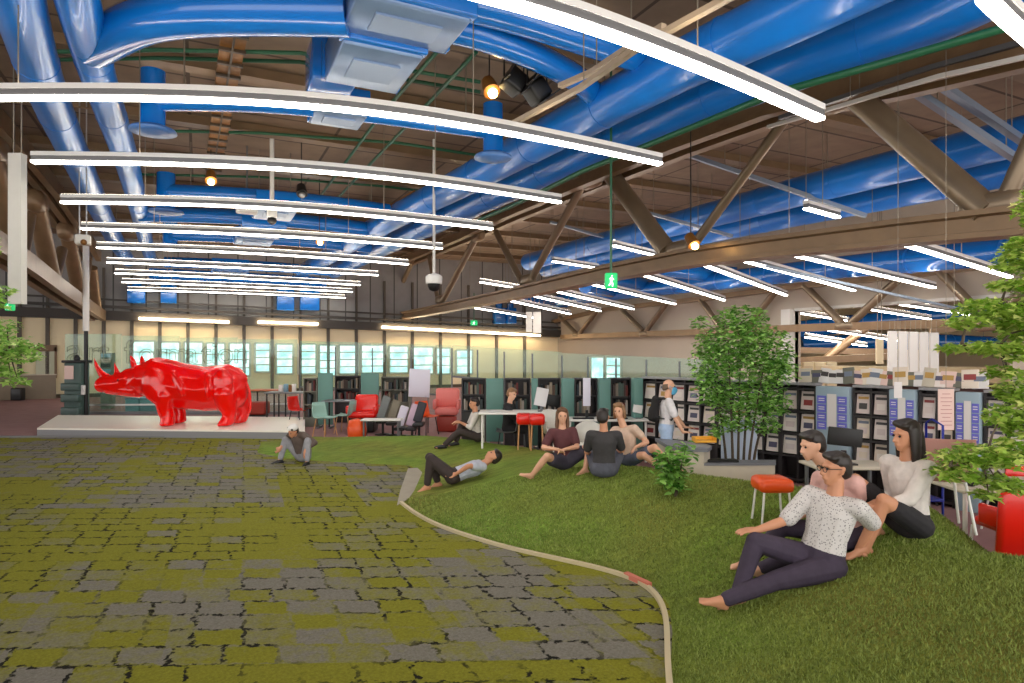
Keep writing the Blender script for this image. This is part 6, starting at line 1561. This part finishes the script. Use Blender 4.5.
# 9 hunched person with the white cap
g, d = G_(298, 462); D = d
hipp = J(303, 453); hipp.z = gz(303, D)+.11
A1 = J(280, 463, -.15); A1.z = gz(280, D-.15)+.06; A2 = J(307, 466, -.35); A2.z = gz(307, D-.35)+.06
person('hunched person with a white cap sitting at the lawn tip by the platform', g, hipp, J(297, 434, -.1), dirv(-.5, -.7, -.6), dirv(-.75, .45), head=J(293, 431.5, -.22), headup=(-.1, -.2, 1),
       arms=((1, (J(281, 447, -.15), dirv(-.6, .4, -.6), dirv(-.5, -.3, -.6))), (-1, (J(305, 450, -.35), dirv(.8, 0, -.5), dirv(-.2, -.3, -.8)))),
       legs=((1, (A1, dirv(-.5, -.1, 1), dirv(-.8, -.5, -.1))), (-1, (A2, dirv(.2, -.4, 1), dirv(-.2, -.95, -.1)))),
       H=.95, skin=SK2, top=fab('brown_grey_cloth', (96, 82, 76)), sleeve=1.4, bottom=fab('light_grey_cloth', (150, 150, 156)), leglen=.9, hair='short', cap=M['white'], shoes=M['dark'], vox=.016)
# 10 standing masked man with backpack
D = 9.8; g = fl(666, D); H = .95
hipp = V((g.x, g.y, .885)); nk = hipp+UP*.4+RT*.03
def pack(t, hp, HM, q):
    SB = []
    c = q['hip']+q['u']*.30-q['fr']*.19; Bm = q['B']
    organic(lambda bm: (hull(bm, [(c-q['u']*.13, (.13, .075, .08), Bm), (c+q['u']*.14, (.12, .06, .07), Bm)]), hull(bm, [(c-q['u']*.14-q['fr']*.05, (.09, .05, .06), Bm), (c-q['u']*.02-q['fr']*.05, (.09, .045, .05), Bm)])), 'backpack', fab('black_pack', (30, 28, 30)), t, .014)
    for s in (-1, 1):
        o = q['lat']*s*.1; b = MB()
        b.tube([c+q['u']*.16+o, q['neck']-q['u']*.0+o+q['fr']*.0, q['neck']-q['u']*.06+o+q['fr']*.125, q['hip']+q['u']*.28+o+q['fr']*.135, q['hip']+q['u']*.16+o*1.3+q['fr']*.06, c-q['u']*.12+o], .013, 8)
        SB.append(b)
    mk = mat('sky_blue_mask', (92, 176, 222), .7)
    organic(lambda bm: (hull(bm, [(hp(0, .08, -.025), (.064, .042, .03), HM), (hp(0, .07, -.1), (.05, .04, .03), HM), (hp(0, .105, -.05), (.026, .03, .036), HM)])), 'face_mask', mk, t, .010, 3); fm_ = [c for c in bpy.data.objects if c.parent == t and c.name.startswith('face_mask')][0]; bp_ = [c for c in bpy.data.objects if c.parent == t and c.name.startswith('backpack')][0]
    for b in SB: b.build('pack_strap', M['black'], bp_)
    for s in (-1, 1):
        b = MB(); b.tube([hp(s*.05, .08, -.03), hp(s*.082, -.005, .015)], .003, 5); b.tube([hp(s*.045, .07, -.08), hp(s*.082, -.005, -.01)], .003, 5)
        b.build('mask_loop', mk, fm_)
person('balding man standing with a blue face mask, white shirt and black backpack', g, hipp, nk, dirv(.97, -.25, -.1), dirv(-.15, -1), headup=(.1, 0, 1),
       arms=((1, (Pd(684, 434, D-.25), dirv(-.5, 0, -1), dirv(1, .1, .1))), (-1, (Pd(688, 432, D+.1), dirv(-.5, 0, -1), dirv(1, -.1, .1)))),
       legs=((1, (fl(662, D-.1)+UP*.08, dirv(1, 0, 0), dirv(1, -.1, 0))), (-1, (fl(670, D+.1)+UP*.08, dirv(1, 0, 0), dirv(1, .1, 0)))),
       H=H, skin=SK, top=fab('white_shirt_cloth', (228, 224, 228)), sleeve=.75, bottom=fab('light_blue_cloth', (176, 200, 232)), leglen=.94, hair='ring', hairm=HAIRG, shoes=M['dark'], vox=.012, extra=pack)
# 11 person in black at the white desk
D = 13.0; g = fl(508, D)
hipp = fl(508, D)+UP*.52
person('person with short brown hair in black clothes seated at the white desk far back', g, hipp, hipp+UP*.5+RT*.03, dirv(.8, -.6, -.35), dirv(-.3, -.9), headup=(.25, -.1, 1),
       arms=((1, (hipp+RT*.36-FW*.18+UP*.26, dirv(-.2, 0, -1), dirv(1, 0, -.1))), (-1, (hipp+RT*.38+FW*.12+UP*.26, dirv(-.2, 0, -1), dirv(1, -.1, -.1)))),
       legs=((1, (fl(508, D)+RT*.42-FW*.1+UP*.08, dirv(.7, 0, 1), dirv(1, 0, 0))), (-1, (fl(508, D)+RT*.42+FW*.1+UP*.08, dirv(.7, 0, 1), dirv(1, 0, 0)))),
       H=1.0, skin=SK, top=fab('black_cloth', (36, 34, 38)), sleeve=1.85, bottom=fab('black_cloth', (36, 34, 38)), leglen=.94, hair='short', hairm=HAIRL, shoes=M['black'], vox=.018)
chair(fl(508, D)-RT*.02, -PSI+math.pi/2+math.pi, 'dark grey chair under the person in black', M['greym'], M['dark'])
